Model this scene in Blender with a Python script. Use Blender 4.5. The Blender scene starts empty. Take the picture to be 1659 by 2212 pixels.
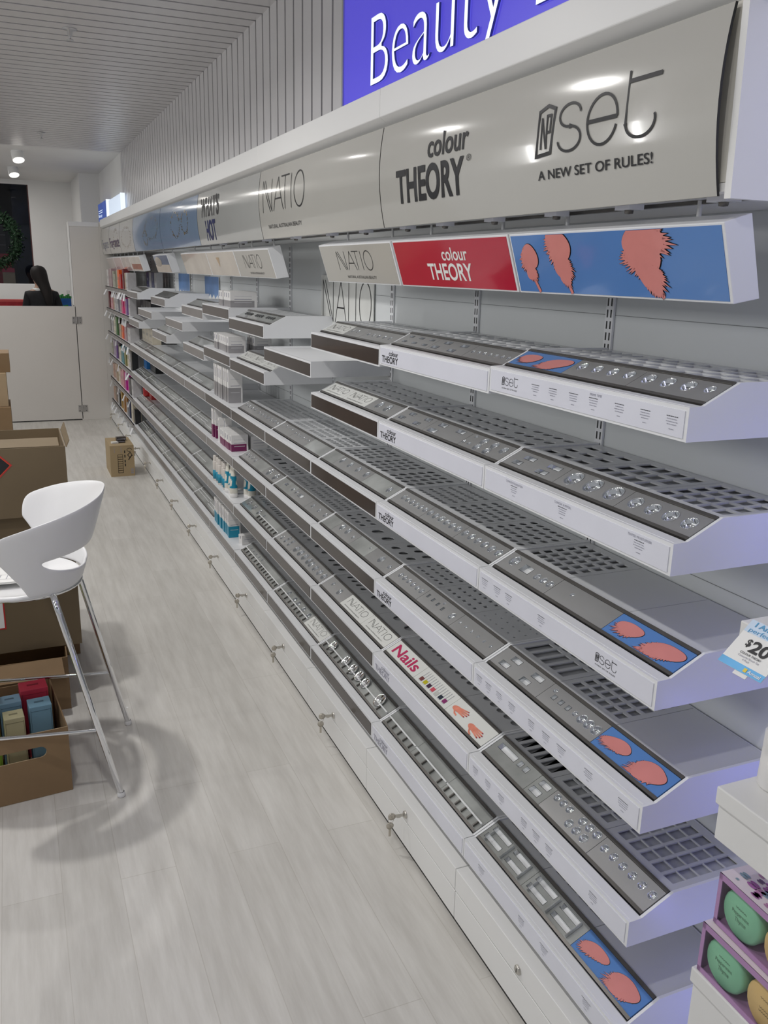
import bpy, bmesh, math, random
from mathutils import Matrix, Vector, Euler
random.seed(7)
S = bpy.context.scene
COL = S.collection

# ------------------------------------------------------------------ camera, world, lights, exposure
W, H, F = 1659.0, 2212.0, 1867.76
yaw, pitch, roll = 0.4040099, 0.2698691, 0.0236134
CAMZ = 1.6
fw = Vector((math.sin(yaw) * math.cos(pitch), math.cos(yaw) * math.cos(pitch), -math.sin(pitch)))
r0 = Vector((math.cos(yaw), -math.sin(yaw), 0)); u0 = r0.cross(fw)
rt = math.cos(roll) * r0 + math.sin(roll) * u0
up = -math.sin(roll) * r0 + math.cos(roll) * u0
cd = bpy.data.cameras.new('camera'); cam = bpy.data.objects.new('camera', cd); COL.objects.link(cam)
cd.sensor_fit = 'HORIZONTAL'; cd.sensor_width = 36.0; cd.lens = 36.0 * F / W
cd.clip_start = 0.02; cd.clip_end = 100
cam.matrix_world = Matrix(((rt.x, up.x, -fw.x, 0), (rt.y, up.y, -fw.y, 0), (rt.z, up.z, -fw.z, CAMZ), (0, 0, 0, 1)))
S.camera = cam

S.view_settings.view_transform = 'Standard'; S.view_settings.look = 'None'
S.view_settings.gamma = 1.0; S.view_settings.use_curve_mapping = False
S.view_settings.exposure = -0.09

wd = bpy.data.worlds.new('world'); S.world = wd; wd.use_nodes = True
bg = wd.node_tree.nodes['Background']
bg.inputs[0].default_value = (0.92, 0.95, 1.0, 1); bg.inputs[1].default_value = 0.34

def lamp(name, kind, loc, power, color=(1, 1, 1), size=0.1, size_y=None, aim=None, spot=None, spread=None):
    l = bpy.data.lights.new(name, kind); l.energy = power; l.color = color
    o = bpy.data.objects.new(name, l); COL.objects.link(o); o.location = loc
    if kind == 'AREA':
        l.shape = 'DISK' if size_y is None else 'RECTANGLE'
        l.size = size
        if size_y: l.size_y = size_y
        if spread: l.spread = spread
    if kind == 'POINT': l.shadow_soft_size = size
    if kind == 'SPOT':
        l.spot_size = spot or 1.6; l.spot_blend = 0.6; l.shadow_soft_size = size
    d = (Vector(aim) - Vector(loc)) if aim else Vector((0, 0, -1))
    o.rotation_euler = d.to_track_quat('-Z', 'Y').to_euler()
    return o
for i, y in enumerate((0.5, 1.75, 3.0, 4.25, 5.5, 6.75, 8.0)):      # recessed downlights of the aisle
    lamp('downlight', 'AREA', (-0.16, y, 2.54), 14.0 if y == 3.0 else 7.2, (1, 0.98, 0.955), 0.08, spread=math.radians(160))
for x, y in ((-0.6, 9.1), (-0.3, 10.9)): lamp('downlight', 'AREA', (x, y, 2.54), 9.0, (1, 0.97, 0.93), 0.12)  # unseen fill lamps, added to brighten the far end
for y in (0.2, 1.6, 3.0, 4.6, 6.2, 7.8):                            # fluorescent troffers of the shop floor behind
    lamp('troffer', 'AREA', (-3.0, y, 2.5), 12.0, (1, 0.99, 0.97), 0.06, 1.1, aim=(0.9, y, 1.9), spread=math.radians(150))
for z, pw in ((1.25, 0.26), (0.78, 0.30), (0.32, 0.30)):                                         # violet shelf lights on the neighbouring display column
    lamp('violet_shelf_light', 'POINT', (1.165, 0.835, z), pw, (0.22, 0.24, 1.0), 0.03)

lamp('lilac_sign_light', 'AREA', (1.15, 0.42, 1.86), 1.3, (0.66, 0.66, 1.0), 0.3, 0.5, aim=(1.1, 1.2, 1.75))

# ------------------------------------------------------------------ materials
MATS = {}
def mat(name, col, rough=0.5, metal=0.0, var=0.0, scale=8.0, bump=0.0, coat=0.0, emit=None, es=1.0, trans=0.0, ior=1.45, stretch=(1, 1, 1)):
    if name in MATS: return MATS[name]
    m = bpy.data.materials.new(name); m.use_nodes = True
    nt = m.node_tree; b = nt.nodes['Principled BSDF']
    b.inputs['Roughness'].default_value = rough; b.inputs['Metallic'].default_value = metal
    b.inputs['Coat Weight'].default_value = coat; b.inputs['Coat Roughness'].default_value = 0.05
    b.inputs['IOR'].default_value = ior; b.inputs['Transmission Weight'].default_value = trans
    c4 = (*col, 1)
    b.inputs['Base Color'].default_value = c4
    if var or bump:
        tc = nt.nodes.new('ShaderNodeTexCoord'); mp = nt.nodes.new('ShaderNodeMapping')
        mp.inputs['Scale'].default_value = stretch
        nz = nt.nodes.new('ShaderNodeTexNoise'); nz.inputs['Scale'].default_value = scale; nz.inputs['Detail'].default_value = 4
        nt.links.new(tc.outputs['Object'], mp.inputs['Vector']); nt.links.new(mp.outputs['Vector'], nz.inputs['Vector'])
        if var:
            rp = nt.nodes.new('ShaderNodeValToRGB')
            rp.color_ramp.elements[0].position = 0.3; rp.color_ramp.elements[1].position = 0.7
            rp.color_ramp.elements[0].color = (*[max(0, c * (1 - var)) for c in col], 1)
            rp.color_ramp.elements[1].color = (*[min(1, c * (1 + var)) for c in col], 1)
            nt.links.new(nz.outputs['Fac'], rp.inputs['Fac']); nt.links.new(rp.outputs['Color'], b.inputs['Base Color'])
        if bump:
            bp = nt.nodes.new('ShaderNodeBump'); bp.inputs['Strength'].default_value = bump; bp.inputs['Distance'].default_value = 0.002
            nt.links.new(nz.outputs['Fac'], bp.inputs['Height']); nt.links.new(bp.outputs['Normal'], b.inputs['Normal'])
    if emit:
        b.inputs['Emission Color'].default_value = (*emit, 1); b.inputs['Emission Strength'].default_value = es
    MATS[name] = m
    return m

white = mat('white_laminate', (0.82, 0.82, 0.81), 0.35, var=0.006, scale=3)
traywhite = mat('tray_white', (0.80, 0.81, 0.83), 0.32, var=0.015, scale=5)
stripwhite = mat('ticket_strip_white', (0.74, 0.75, 0.83), 0.25, var=0.03, scale=6)
stripdark = mat('ticket_strip_dark', (0.035, 0.026, 0.025), 0.2, var=0.3, scale=5, coat=0.25)
stripgrey = mat('ticket_strip_grey', (0.22, 0.205, 0.20), 0.3, var=0.15, scale=6)
steel = mat('tester_steel', (0.46, 0.46, 0.455), 0.24, metal=0.6, var=0.12, scale=9, stretch=(1, 0.25, 1))
acry = mat('tester_acrylic', (0.42, 0.435, 0.42), 0.1, metal=0.35, var=0.3, scale=7, coat=0.6)
deckm = mat('deck_plate', (0.62, 0.63, 0.645), 0.3, var=0.04, scale=4)
bronze = mat('bronze_trim', (0.15, 0.142, 0.133), 0.25, metal=0.6, var=0.15, scale=12)
chrome = mat('chrome', (0.82, 0.83, 0.85), 0.07, metal=1.0, var=0.03, scale=10)
cupm = mat('clear_cup', (0.72, 0.74, 0.76), 0.06, metal=0.85, var=0.1, scale=60)
wellm = mat('tester_well', (0.74, 0.75, 0.76), 0.2, var=0.1, scale=30)
black = mat('print_black', (0.012, 0.012, 0.014), 0.4, var=0.2, scale=20)
greyink = mat('print_grey', (0.30, 0.30, 0.36), 0.5, var=0.1, scale=20)
backm = mat('back_panel', (0.72, 0.745, 0.75), 0.4, var=0.03, scale=2)
slotm = mat('slot_shadow', (0.03, 0.03, 0.03), 0.7, var=0.1)
cream = mat('sign_cream', (0.50, 0.49, 0.455), 0.12, var=0.02, scale=2, coat=0.5)
blueprint = mat('print_blue', (0.095, 0.235, 0.56), 0.12, var=0.05, scale=3, coat=0.7)
salmon = mat('print_salmon', (0.70, 0.255, 0.235), 0.16, var=0.04, scale=20, coat=0.6)
redprint = mat('print_red', (0.50, 0.012, 0.045), 0.12, var=0.06, scale=4, coat=0.7)
paper = mat('paper_white', (0.82, 0.82, 0.80), 0.5, var=0.02, scale=10)
natiolab = mat('label_pale', (0.74, 0.75, 0.72), 0.2, var=0.02, scale=10, coat=0.4)

# ------------------------------------------------------------------ helpers
class MB:
    def __init__(s): s.v = []; s.f = []; s.mi = []; s.mats = []; s.sm = []
    def idx(s, m):
        if m not in s.mats: s.mats.append(m)
        return s.mats.index(m)
    def add(s, vs, fs, m, smooth=False):
        n = len(s.v); s.v += [tuple(p) for p in vs]; k = s.idx(m)
        for f in fs: s.f.append(tuple(i + n for i in f)); s.mi.append(k); s.sm.append(smooth)
    def box(s, x0, x1, y0, y1, z0, z1, m):
        vs = [(x, y, z) for x in (x0, x1) for y in (y0, y1) for z in (z0, z1)]
        s.add(vs, [(0, 1, 3, 2), (4, 6, 7, 5), (0, 4, 5, 1), (2, 3, 7, 6), (0, 2, 6, 4), (1, 5, 7, 3)], m)
    def hexa(s, P, m):  # 8 points: bottom 4 (ccw), top 4
        s.add(P, [(3, 2, 1, 0), (4, 5, 6, 7), (0, 1, 5, 4), (1, 2, 6, 5), (2, 3, 7, 6), (3, 0, 4, 7)], m)
    def prism_y(s, prof, y0, y1, m):   # profile in (x,z), extruded along y
        n = len(prof)
        vs = [(x, y0, z) for x, z in prof] + [(x, y1, z) for x, z in prof]
        s.add(vs, [tuple(range(n)), tuple(range(2 * n - 1, n - 1, -1))] + [((i + 1) % n, i, i + n, (i + 1) % n + n) for i in range(n)], m)
    def tube(s, pts, r, m, n=10, caps=True):
        pts = [Vector(p) for p in pts]; rings = []
        prev = None
        for i, p in enumerate(pts):
            d = (pts[min(i + 1, len(pts) - 1)] - pts[max(i - 1, 0)]).normalized()
            a = prev if prev else (Vector((0, 0, 1)) if abs(d.z) < 0.9 else Vector((1, 0, 0)))
            e1 = (a - d * a.dot(d)).normalized(); e2 = d.cross(e1); prev = e1
            rr = r[i] if isinstance(r, (list, tuple)) else r
            rings.append([p + e1 * rr * math.cos(2 * math.pi * k / n) + e2 * rr * math.sin(2 * math.pi * k / n) for k in range(n)])
        vs = [q for R in rings for q in R]; fs = []
        for i in range(len(pts) - 1):
            for k in range(n): fs.append((i * n + k, i * n + (k + 1) % n, (i + 1) * n + (k + 1) % n, (i + 1) * n + k))
        s.add(vs, fs, m, True)
        if caps:
            s.add(rings[0], [tuple(range(n - 1, -1, -1))], m); s.add(rings[-1], [tuple(range(n))], m)
    def lathe(s, prof, m, n=20, c=(0, 0, 0), ax=2):   # profile (r,h)
        vs = []; fs = []
        for r, h in prof:
            for k in range(n):
                a = 2 * math.pi * k / n; p = [r * math.cos(a), r * math.sin(a), h]
                if ax == 0: p = [h, p[0], p[1]]
                if ax == 1: p = [p[1], h, p[0]]
                vs.append((p[0] + c[0], p[1] + c[1], p[2] + c[2]))
        for i in range(len(prof) - 1):
            for k in range(n): fs.append((i * n + k, i * n + (k + 1) % n, (i + 1) * n + (k + 1) % n, (i + 1) * n + k))
        s.add(vs, fs, m, True)
    def shape(s, sh, fn, m):
        V, Fc = sh; s.add([fn(x, y) for x, y in V], Fc, m)
    def build(s, name, parent=None, loc=None, rot=None, bevel=0, fixn=True):
        me = bpy.data.meshes.new(name); me.from_pydata(s.v, [], s.f)
        for m in s.mats: me.materials.append(m)
        for p, k, q in zip(me.polygons, s.mi, s.sm): p.material_index = k; p.use_smooth = q
        me.update()
        o = bpy.data.objects.new(name, me); COL.objects.link(o)
        if parent: o.parent = parent
        if loc: o.location = loc
        if rot: o.rotation_euler = rot
        if bevel:
            md = o.modifiers.new('bevel', 'BEVEL'); md.width = bevel; md.segments = 2; md.limit_method = 'ANGLE'; md.angle_limit = 0.7
        return o

def tag(o, label, cat, group=None, kind=None):
    if len(label.split()) > 16: print('LONGLABEL', label)
    o['label'] = label; o['category'] = cat
    if group: o['group'] = group
    if kind: o['kind'] = kind
    return o
def struct(o, label=None, cat=None):
    o['kind'] = 'structure'
    if label: o['label'] = label
    if cat: o['category'] = cat
    return o
def empty(name, loc=(0, 0, 0), rz=0):
    o = bpy.data.objects.new(name, None); COL.objects.link(o); o.location = loc; o.rotation_euler = (0, 0, rz); o.empty_display_size = 0.05
    return o
def copy_tree(o, parent=None):
    c = o.copy(); COL.objects.link(c); c.parent = parent
    for ch in list(o.children): copy_tree(ch, c)
    return c

def fill2d(loops, K=50.0):
    cu = bpy.data.curves.new('tmp', 'CURVE'); cu.dimensions = '2D'; cu.fill_mode = 'BOTH'
    for l in loops:
        sp = cu.splines.new('POLY'); sp.points.add(len(l) - 1)
        for i, (x, y) in enumerate(l): sp.points[i].co = (x * K, y * K, 0, 1)
        sp.use_cyclic_u = True
    ob = bpy.data.objects.new('tmp', cu)
    me = bpy.data.meshes.new_from_object(ob)
    V = [(v.co.x / K, v.co.y / K) for v in me.vertices]; Fc = [tuple(p.vertices) for p in me.polygons]
    bpy.data.objects.remove(ob); bpy.data.curves.remove(cu); bpy.data.meshes.remove(me)
    return V, Fc
_tx = {}
def txt(s, bold=0.0):
    k = (s, bold)
    if k in _tx: return _tx[k]
    def conv(t, b):
        cu = bpy.data.curves.new('tmp', 'FONT'); cu.body = t; cu.size = 1.0; cu.fill_mode = 'BOTH'; cu.offset = b; cu.resolution_u = 5
        ob = bpy.data.objects.new('tmp', cu); me = bpy.data.meshes.new_from_object(ob)
        V = [(v.co.x, v.co.y) for v in me.vertices]; Fc = [tuple(p.vertices) for p in me.polygons]
        bpy.data.objects.remove(ob); bpy.data.curves.remove(cu); bpy.data.meshes.remove(me)
        return V, Fc
    if 'cap' not in _tx: _tx['cap'] = max(y for x, y in conv('H', 0)[0])
    V, Fc = conv(s, bold); c = _tx['cap']
    xs = [x for x, y in V]; x0, x1 = min(xs), max(xs)
    V = [((x - x0) / (x1 - x0), y / c) for x, y in V]
    _tx[k] = (V, Fc, (x1 - x0) / c)
    return _tx[k]
def text_on(mb, fn, s, u0, u1, v0, cap, m, bold=0.0, slant=0.0):
    """letters between u0 and u1 (left, right), baseline v0, cap height cap; fn maps (u,v) to a point"""
    V, Fc, w = txt(s, bold)
    if u1 is None: u1 = u0 + w * cap
    mb.add([fn(u0 + x * (u1 - u0) + slant * y * cap, v0 + y * cap) for x, y in V], Fc, m)
def stroke(pts, w, closed=False):
    n = len(pts); V = []; Fc = []
    for i, p in enumerate(pts):
        a = pts[(i - 1) % n] if (closed or i > 0) else None
        b = pts[(i + 1) % n] if (closed or i < n - 1) else None
        d1 = (Vector(p) - Vector(a)).normalized() if a else None
        d2 = (Vector(b) - Vector(p)).normalized() if b else None
        if d1 is None: d1 = d2
        if d2 is None: d2 = d1
        n1 = Vector((-d1.y, d1.x)); n2 = Vector((-d2.y, d2.x)); nn = (n1 + n2)
        if nn.length < 1e-6: nn = n1
        nn.normalize(); k = w / 2 / max(0.5, nn.dot(n1))
        V.append((p[0] + nn.x * k, p[1] + nn.y * k)); V.append((p[0] - nn.x * k, p[1] - nn.y * k))
    for i in range(n if closed else n - 1):
        j = (i + 1) % n; Fc.append((2 * i, 2 * j, 2 * j + 1, 2 * i + 1))
    return V, Fc
def arc(cx, cy, rx, ry, a0, a1, n=18):
    return [(cx + rx * math.cos(math.radians(a0 + (a1 - a0) * i / n)), cy + ry * math.sin(math.radians(a0 + (a1 - a0) * i / n))) for i in range(n + 1)]
NATIO = [[(0.0, 0), (0.0, 1)], [(0.0, 1), (0.195, 0)], [(0.05, 1), (0.235, 0)], [(0.235, 0), (0.235, 1)],
         [(0.28, 0), (0.40, 1)], [(0.40, 1), (0.52, 0)], [(0.325, 0.36), (0.475, 0.36)],
         [(0.47, 0.99), (0.66, 0.99)], [(0.565, 0), (0.565, 1)], [(0.71, 0), (0.71, 1)], arc(0.89, 0.5, 0.11, 0.5, 0, 360, 28)]
def natio(mb, fn, u0, u1, v0, h, m, w=0.03, sub=True):
    A = u1 - u0
    for ln in NATIO:
        pts = [(u0 + x * A, v0 + y * h) for x, y in ln]
        if len(pts) == 2: pts = [(pts[0][0] + (pts[1][0] - pts[0][0]) * t / 4, pts[0][1] + (pts[1][1] - pts[0][1]) * t / 4) for t in range(5)]
        mb.shape(stroke(pts, w * h), fn, m)
    if sub: text_on(mb, fn, 'NATURAL AUSTRALIAN BEAUTY', u0 + 0.02 * A, u0 + 0.9 * A, v0 - 0.5 * h, 0.13 * h, m)
def setlogo(mb, fn, u0, u1, v0, h, m, w=0.05, tagline=True):
    A = u1 - u0
    def P(x, y): return (u0 + x * A, v0 + y * h)
    def st(l, k=1): mb.shape(stroke([P(*p) for p in l], w * h * k), fn, m)
    mb.shape(stroke([P(0.0, 0.0), P(0.14, 0.04), P(0.17, 0.98), P(0.1, 1.08), P(0.02, 0.98)], w * h * 1.4, True), fn, m)
    st([(0.045, 0.14), (0.05, 0.84)]); st([(0.05, 0.84), (0.095, 0.14)]); st([(0.095, 0.14), (0.098, 0.86), (0.135, 0.86), (0.132, 0.5), (0.1, 0.5)])
    st([(0.20 + 0.22 * x, y) for x, y in arc(0.5, 0.76, 0.42, 0.24, 5, 270) + arc(0.5, 0.26, 0.46, 0.26, 90, -175)])
    st([(0.46 + 0.25 * x, y) for x, y in arc(0.5, 0.5, 0.48, 0.5, 0, 342, 28)]); st([(0.47, 0.5), (0.705, 0.5)], 1.4)
    st([(0.77, 1.3), (0.77, 0.3)] + [(0.77 + 0.21 * x, y) for x, y in arc(0.5, 0.3, 0.5, 0.3, 180, 378)]); st([(0.77, 1.1), (1.0, 1.1)], 1.4)
    if tagline: text_on(mb, fn, 'A NEW SET OF RULES!', u0, u0 + 0.96 * A, v0 - 0.5 * h, 0.17 * h, m)
def feather(mb, fn, cu, cv, ru, rv, umin, umax, vmin, vmax, tilt=0.0, stem=None, seed=1, off=0.0004, lean=(-0.35, -0.8), only=None):
    """a salmon plume: a lobed body whose dark edged tufts all sweep one way"""
    rnd = random.Random(seed); n = 40; ph = rnd.uniform(0, 6.28)
    def P(x, y): x2 = cu + x + tilt * y; y2 = cv + y; return (min(max(x2, umin), umax), min(max(y2, vmin), vmax))
    def body(g): return [P(ru * k * math.cos(a), rv * k * math.sin(a)) for a, k in ((2 * math.pi * i / n, (1.0 + 0.10 * math.sin(2 * 2 * math.pi * i / n + ph) + 0.07 * math.sin(6 * math.pi * i / n + 2 * ph)) * 0.92 + g) for i in range(n))]
    tufts = []
    for i in range(n):
        a = 2 * math.pi * (i + rnd.uniform(-0.3, 0.3)) / n; side = math.cos(a) * lean[0] + math.sin(a) * lean[1]
        lob = (1.0 + 0.10 * math.sin(2 * a + ph) + 0.07 * math.sin(3 * a + 2 * ph)) * 0.92
        ln = rnd.uniform(0.06, 0.14) + max(0.0, side) * rnd.uniform(0.12, 0.38); w_ = rnd.uniform(0.09, 0.13)
        tufts.append((a, lob, ln, w_))
    for g, m, o_ in ((0.03, black, off), (0.0, salmon, off * 2)):
        if only and only is not m: continue
        B = body(g); mb.add([fn(*P(0, 0), o_)] + [fn(u, v, o_) for u, v in B], [(0, 1 + i, 1 + (i + 1) % n) for i in range(n)], m)
        for a, lob, ln, w_ in tufts:
            dx, dy = math.cos(a) + 0.6 * lean[0], math.sin(a) + 0.6 * lean[1]; k = lob * 0.9; e = w_ + g * 1.6; L_ = ln + g * 1.5
            T_ = [P(ru * k * math.cos(a - e), rv * k * math.sin(a - e)), P(ru * k * math.cos(a + e), rv * k * math.sin(a + e)), P(ru * (k * math.cos(a) + L_ * dx), rv * (k * math.sin(a) + L_ * dy))]
            mb.add([fn(u, v, o_ + 0.00001) for u, v in T_], [(0, 1, 2)], m)
    if stem:
        q = [(cu - tilt * rv * 0.9, cv - rv * 0.9), (stem[0], max(stem[1], vmin))]
        mb.shape(stroke(q, ru * 0.24), lambda u, v: fn(u, v, off * 1.5), black); mb.shape(stroke(q, ru * 0.19), lambda u, v: fn(u, v, off * 2), salmon)
ORD = ['top', 'second', 'third', 'fourth', 'fifth', 'bottom']
ORDN = ['first', 'second', 'third', 'fourth', 'fifth', 'sixth', 'seventh', 'eighth', 'ninth', 'tenth', 'eleventh', 'twelfth', 'thirteenth', 'fourteenth', 'fifteenth', 'sixteenth']

# ------------------------------------------------------------------ layout of the wall of bays
XF, XW, XP = 0.935, 1.235, 0.917
BY = [1.019, 1.628, 2.243, 2.855, 3.467, 4.079, 4.691, 5.303, 5.915, 6.535, 7.25, 7.90, 8.50, 9.10, 9.72]
BAYS = 'ABCDEFGHIJKLMN'
SZ = [1.36, 1.143, 0.905, 0.667, 0.429, 0.19]
YEND = 9.75
CEIL = 2.56

# ------------------------------------------------------------------ floor
fm = bpy.data.materials.new('floor_planks'); fm.use_nodes = True
nt = fm.node_tree; b = nt.nodes['Principled BSDF']
tc = nt.nodes.new('ShaderNodeTexCoord'); mp = nt.nodes.new('ShaderNodeMapping'); mp.inputs['Rotation'].default_value = (0, 0, math.pi / 2)
br = nt.nodes.new('ShaderNodeTexBrick'); br.inputs['Scale'].default_value = 1.0
br.inputs['Brick Width'].default_value = 1.05; br.inputs['Row Height'].default_value = 0.148; br.inputs['Mortar Size'].default_value = 0.0012
br.inputs['Mortar Smooth'].default_value = 0.4; br.offset = 0.37
br.inputs['Color1'].default_value = (0.60, 0.585, 0.555, 1); br.inputs['Color2'].default_value = (0.655, 0.64, 0.612, 1); br.inputs['Mortar'].default_value = (0.53, 0.51, 0.475, 1)
nt.links.new(tc.outputs['Object'], mp.inputs['Vector']); nt.links.new(mp.outputs['Vector'], br.inputs['Vector'])
m2 = nt.nodes.new('ShaderNodeMapping'); m2.inputs['Scale'].default_value = (9, 0.9, 1)
n2 = nt.nodes.new('ShaderNodeTexNoise'); n2.inputs['Scale'].default_value = 3.0; n2.inputs['Detail'].default_value = 6; n2.inputs['Roughness'].default_value = 0.65
nt.links.new(tc.outputs['Object'], m2.inputs['Vector']); nt.links.new(m2.outputs['Vector'], n2.inputs['Vector'])
rp = nt.nodes.new('ShaderNodeValToRGB'); rp.color_ramp.elements[0].position = 0.32; rp.color_ramp.elements[1].position = 0.68
rp.color_ramp.elements[0].color = (0.86, 0.85, 0.83, 1); rp.color_ramp.elements[1].color = (1.06, 1.06, 1.05, 1)
nt.links.new(n2.outputs['Fac'], rp.inputs['Fac'])
mx = nt.nodes.new('ShaderNodeMix'); mx.data_type = 'RGBA'; mx.blend_type = 'MULTIPLY'; mx.inputs['Factor'].default_value = 1.0
nt.links.new(br.outputs['Color'], mx.inputs['A']); nt.links.new(rp.outputs['Color'], mx.inputs['B'])
nt.links.new(mx.outputs['Result'], b.inputs['Base Color'])
b.inputs['Roughness'].default_value = 0.42
fl = MB(); fl.add([(-4, -2, 0), (2.5, -2, 0), (2.5, 15, 0), (-4, 15, 0)], [(0, 1, 2, 3)], fm)
fl.v = [(x, y, z) for x, y, z in fl.v] + [(-4, -2, -0.05), (2.5, -2, -0.05), (2.5, 15, -0.05), (-4, 15, -0.05)]
fl.f.append((7, 6, 5, 4)); fl.mi.append(0); fl.sm.append(False)
struct(fl.build('floor'))

# ------------------------------------------------------------------ ceilings and walls
slat = mat('slat_metal', (0.68, 0.67, 0.678), 0.34, metal=0.35, var=0.03, scale=2)
gapm = mat('slat_gap', (0.05, 0.05, 0.055), 0.8, var=0.1)
plaster = mat('plaster_white', (0.76, 0.755, 0.74), 0.7, var=0.015, scale=3)
XS = 1.0
c = MB(); c.box(-4, XS + 0.03, -2, 8.4, CEIL + 0.03, CEIL + 0.06, gapm)
y = 8.4 - 0.103; P = 0.103
while y > -0.6:
    c.box(-4, XS, y + 0.0078, y + P - 0.0078, CEIL, CEIL + 0.02, slat); y -= P
struct(c.build('ceiling'), 'ceiling of grey metal slats running across the aisle', 'ceiling')
c = MB(); c.box(XS + 0.025, XS + 0.05, 1.0, 8.4, 2.03, CEIL + 0.03, gapm)
y = 8.4 - P
while y > 2.7:
    c.box(XS, XS + 0.02, y + 0.0078, y + P - 0.0078, 2.05, CEIL + 0.02, slat); y -= P
struct(c.build('wall_slatted'), 'grey metal slats rising above the canopy', 'wall')
c = MB(); c.box(-4, XS + 0.3, 8.4, 12.2, CEIL, CEIL + 0.05, plaster)
struct(c.build('ceiling_back'), 'white plaster ceiling beyond the slats', 'ceiling')
c = MB(); c.box(XS, XS + 0.05, 8.4, 10.5, 2.03, CEIL, plaster); c.box(0.80, XS, 10.45, 10.52, 1.9, CEIL, plaster)
c.box(0.795, 0.87, 10.46, 11.75, 0, CEIL, plaster)
struct(c.build('wall_side'), 'white plaster wall beyond the slats', 'wall')
c = MB(); c.box(-4, 0.86, 11.72, 11.8, CEIL + 0.05, 2.95, plaster); c.box(0.31, 0.86, 11.7, 11.8, 0, CEIL, plaster); c.box(-4, 0.31, 11.7, 11.8, 0, 1.36, plaster); c.box(-4, 0.31, 11.7, 11.8, 2.51, CEIL, plaster)  # strip above the ceiling is added to stop light leaking into the mall
struct(c.build('wall_back'), 'white end wall around the shop window', 'wall')
c = MB(); c.box(XW + 0.003, XW + 0.06, -0.4, YEND, 0, 2.0, backm)
for z in (0.5, 1.02, 1.52): c.box(XW + 0.002, XW + 0.004, -0.4, YEND, z, z + 0.0012, mat('panel_joint', (0.25, 0.26, 0.26), 0.6, var=0.05))
struct(c.build('wall_right'), 'pale grey back panel behind the shelves', 'wall')
# far mall seen through the window
mall = mat('mall_dark', (0.05, 0.045, 0.045), 0.5, var=0.3, scale=2)
c = MB(); c.box(-4, 1.2, 14.6, 14.7, 0, 3.2, mall)
c.box(-4, 1.2, 11.8, 14.7, 2.85, 2.9, mall); c.box(1.2, 1.25, 11.8, 14.7, 0, 2.9, mall); c.box(-4.05, -4, 11.8, 14.7, 0, 2.9, mall)  # unseen ceiling and sides, added to shut world light out of the mall
struct(c.build('wall_far'), 'dim mall wall beyond the shop window', 'wall')
shut = mat('shutter_brown', (0.13, 0.09, 0.075), 0.45, var=0.2, scale=3); shl = mat('shutter_line', (0.5, 0.4, 0.36), 0.4, var=0.1)
c = MB(); c.box(-0.9, 0.02, 14.4, 14.5, 1.35, 2.25, shut)
for z in (1.72, 1.86, 2.0, 2.13): c.box(-0.9, 0.02, 14.39, 14.4, z, z + 0.012, shl)
tag(c.build('roller_shutter'), 'brown ribbed shutter seen through the window inside the wreath', 'shutter')
c = MB(); c.box(0.13, 0.32, 12.9, 13.2, 0, 2.75, mat('column_navy', (0.012, 0.02, 0.05), 0.35, var=0.6, scale=6)); c.box(0.07, 0.13, 12.95, 13.15, 0, 1.95, mat('frame_brown', (0.10, 0.075, 0.065), 0.4, var=0.1))
tag(c.build('mall_column'), 'dark blue column outside the shop window', 'column')
gl = bpy.data.materials.new('window_glass'); gl.use_nodes = True; g = gl.node_tree; g.nodes.clear()
o_ = g.nodes.new('ShaderNodeOutputMaterial'); mixs = g.nodes.new('ShaderNodeMixShader'); tr = g.nodes.new('ShaderNodeBsdfTransparent'); gs = g.nodes.new('ShaderNodeBsdfGlossy')
tr.inputs[0].default_value = (0.72, 0.75, 0.8, 1); gs.inputs['Roughness'].default_value = 0.03; mixs.inputs[0].default_value = 0.025
g.links.new(tr.outputs[0], mixs.inputs[1]); g.links.new(gs.outputs[0], mixs.inputs[2]); g.links.new(mixs.outputs[0], o_.inputs[0])
wn = empty('window_1', (0.31, 11.75, 1.36)); struct(wn, 'dark shop window at the end of the aisle', 'window')
c = MB(); c.box(-2.3, 0, -0.004, 0.004, 0, 1.15, gl); c.build('pane', wn)
c = MB(); c.box(-2.3, 0.0, -0.04, 0.04, -0.004, 0.012, white); c.box(-0.012, 0.0, -0.02, 0.02, 0.012, 1.15, mat('frame_dark', (0.10, 0.04, 0.04), 0.4, var=0.1)); c.build('window_frame', wn)

# ------------------------------------------------------------------ end counter: hinged door, fixed panel
counterm = mat('counter_laminate', (0.66, 0.635, 0.60), 0.38, var=0.02, scale=2)
dr = empty('counter_door', (0.632, YEND, 0.0)); tag(dr, 'beige half-height hinged door closing the end of the aisle', 'door')
c = MB(); c.box(-2.6, -0.003, 0, 0.03, 0.012, 1.19, counterm); c.build('door_leaf', dr, bevel=0.002)
c = MB(); c.box(-2.6, -0.003, 0.005, 0.025, 0.004, 0.0125, slotm); c.build('bottom_seal', dr)
hm = mat('hinge_steel', (0.42, 0.41, 0.40), 0.35, metal=0.7, var=0.1, scale=30)
for z in (1.05, 0.125):
    c = MB(); c.box(-0.047, 0.047, -0.004, -0.0005, z - 0.036, z + 0.036, hm); c.tube([(0, -0.006, z - 0.036), (0, -0.006, z + 0.036)], 0.006, hm)
    for sx in (-0.033, 0.033):
        for sz in (-0.022, 0.022): c.lathe([(0.0, -0.0055), (0.004, -0.0055), (0.004, -0.004)], slotm, 8, (sx, 0, z + sz), 1)
    c.build('hinge', dr)
c = MB(); c.box(0.618, 0.905, YEND + 0.0, YEND + 0.03, 0, 1.985, counterm)
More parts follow.
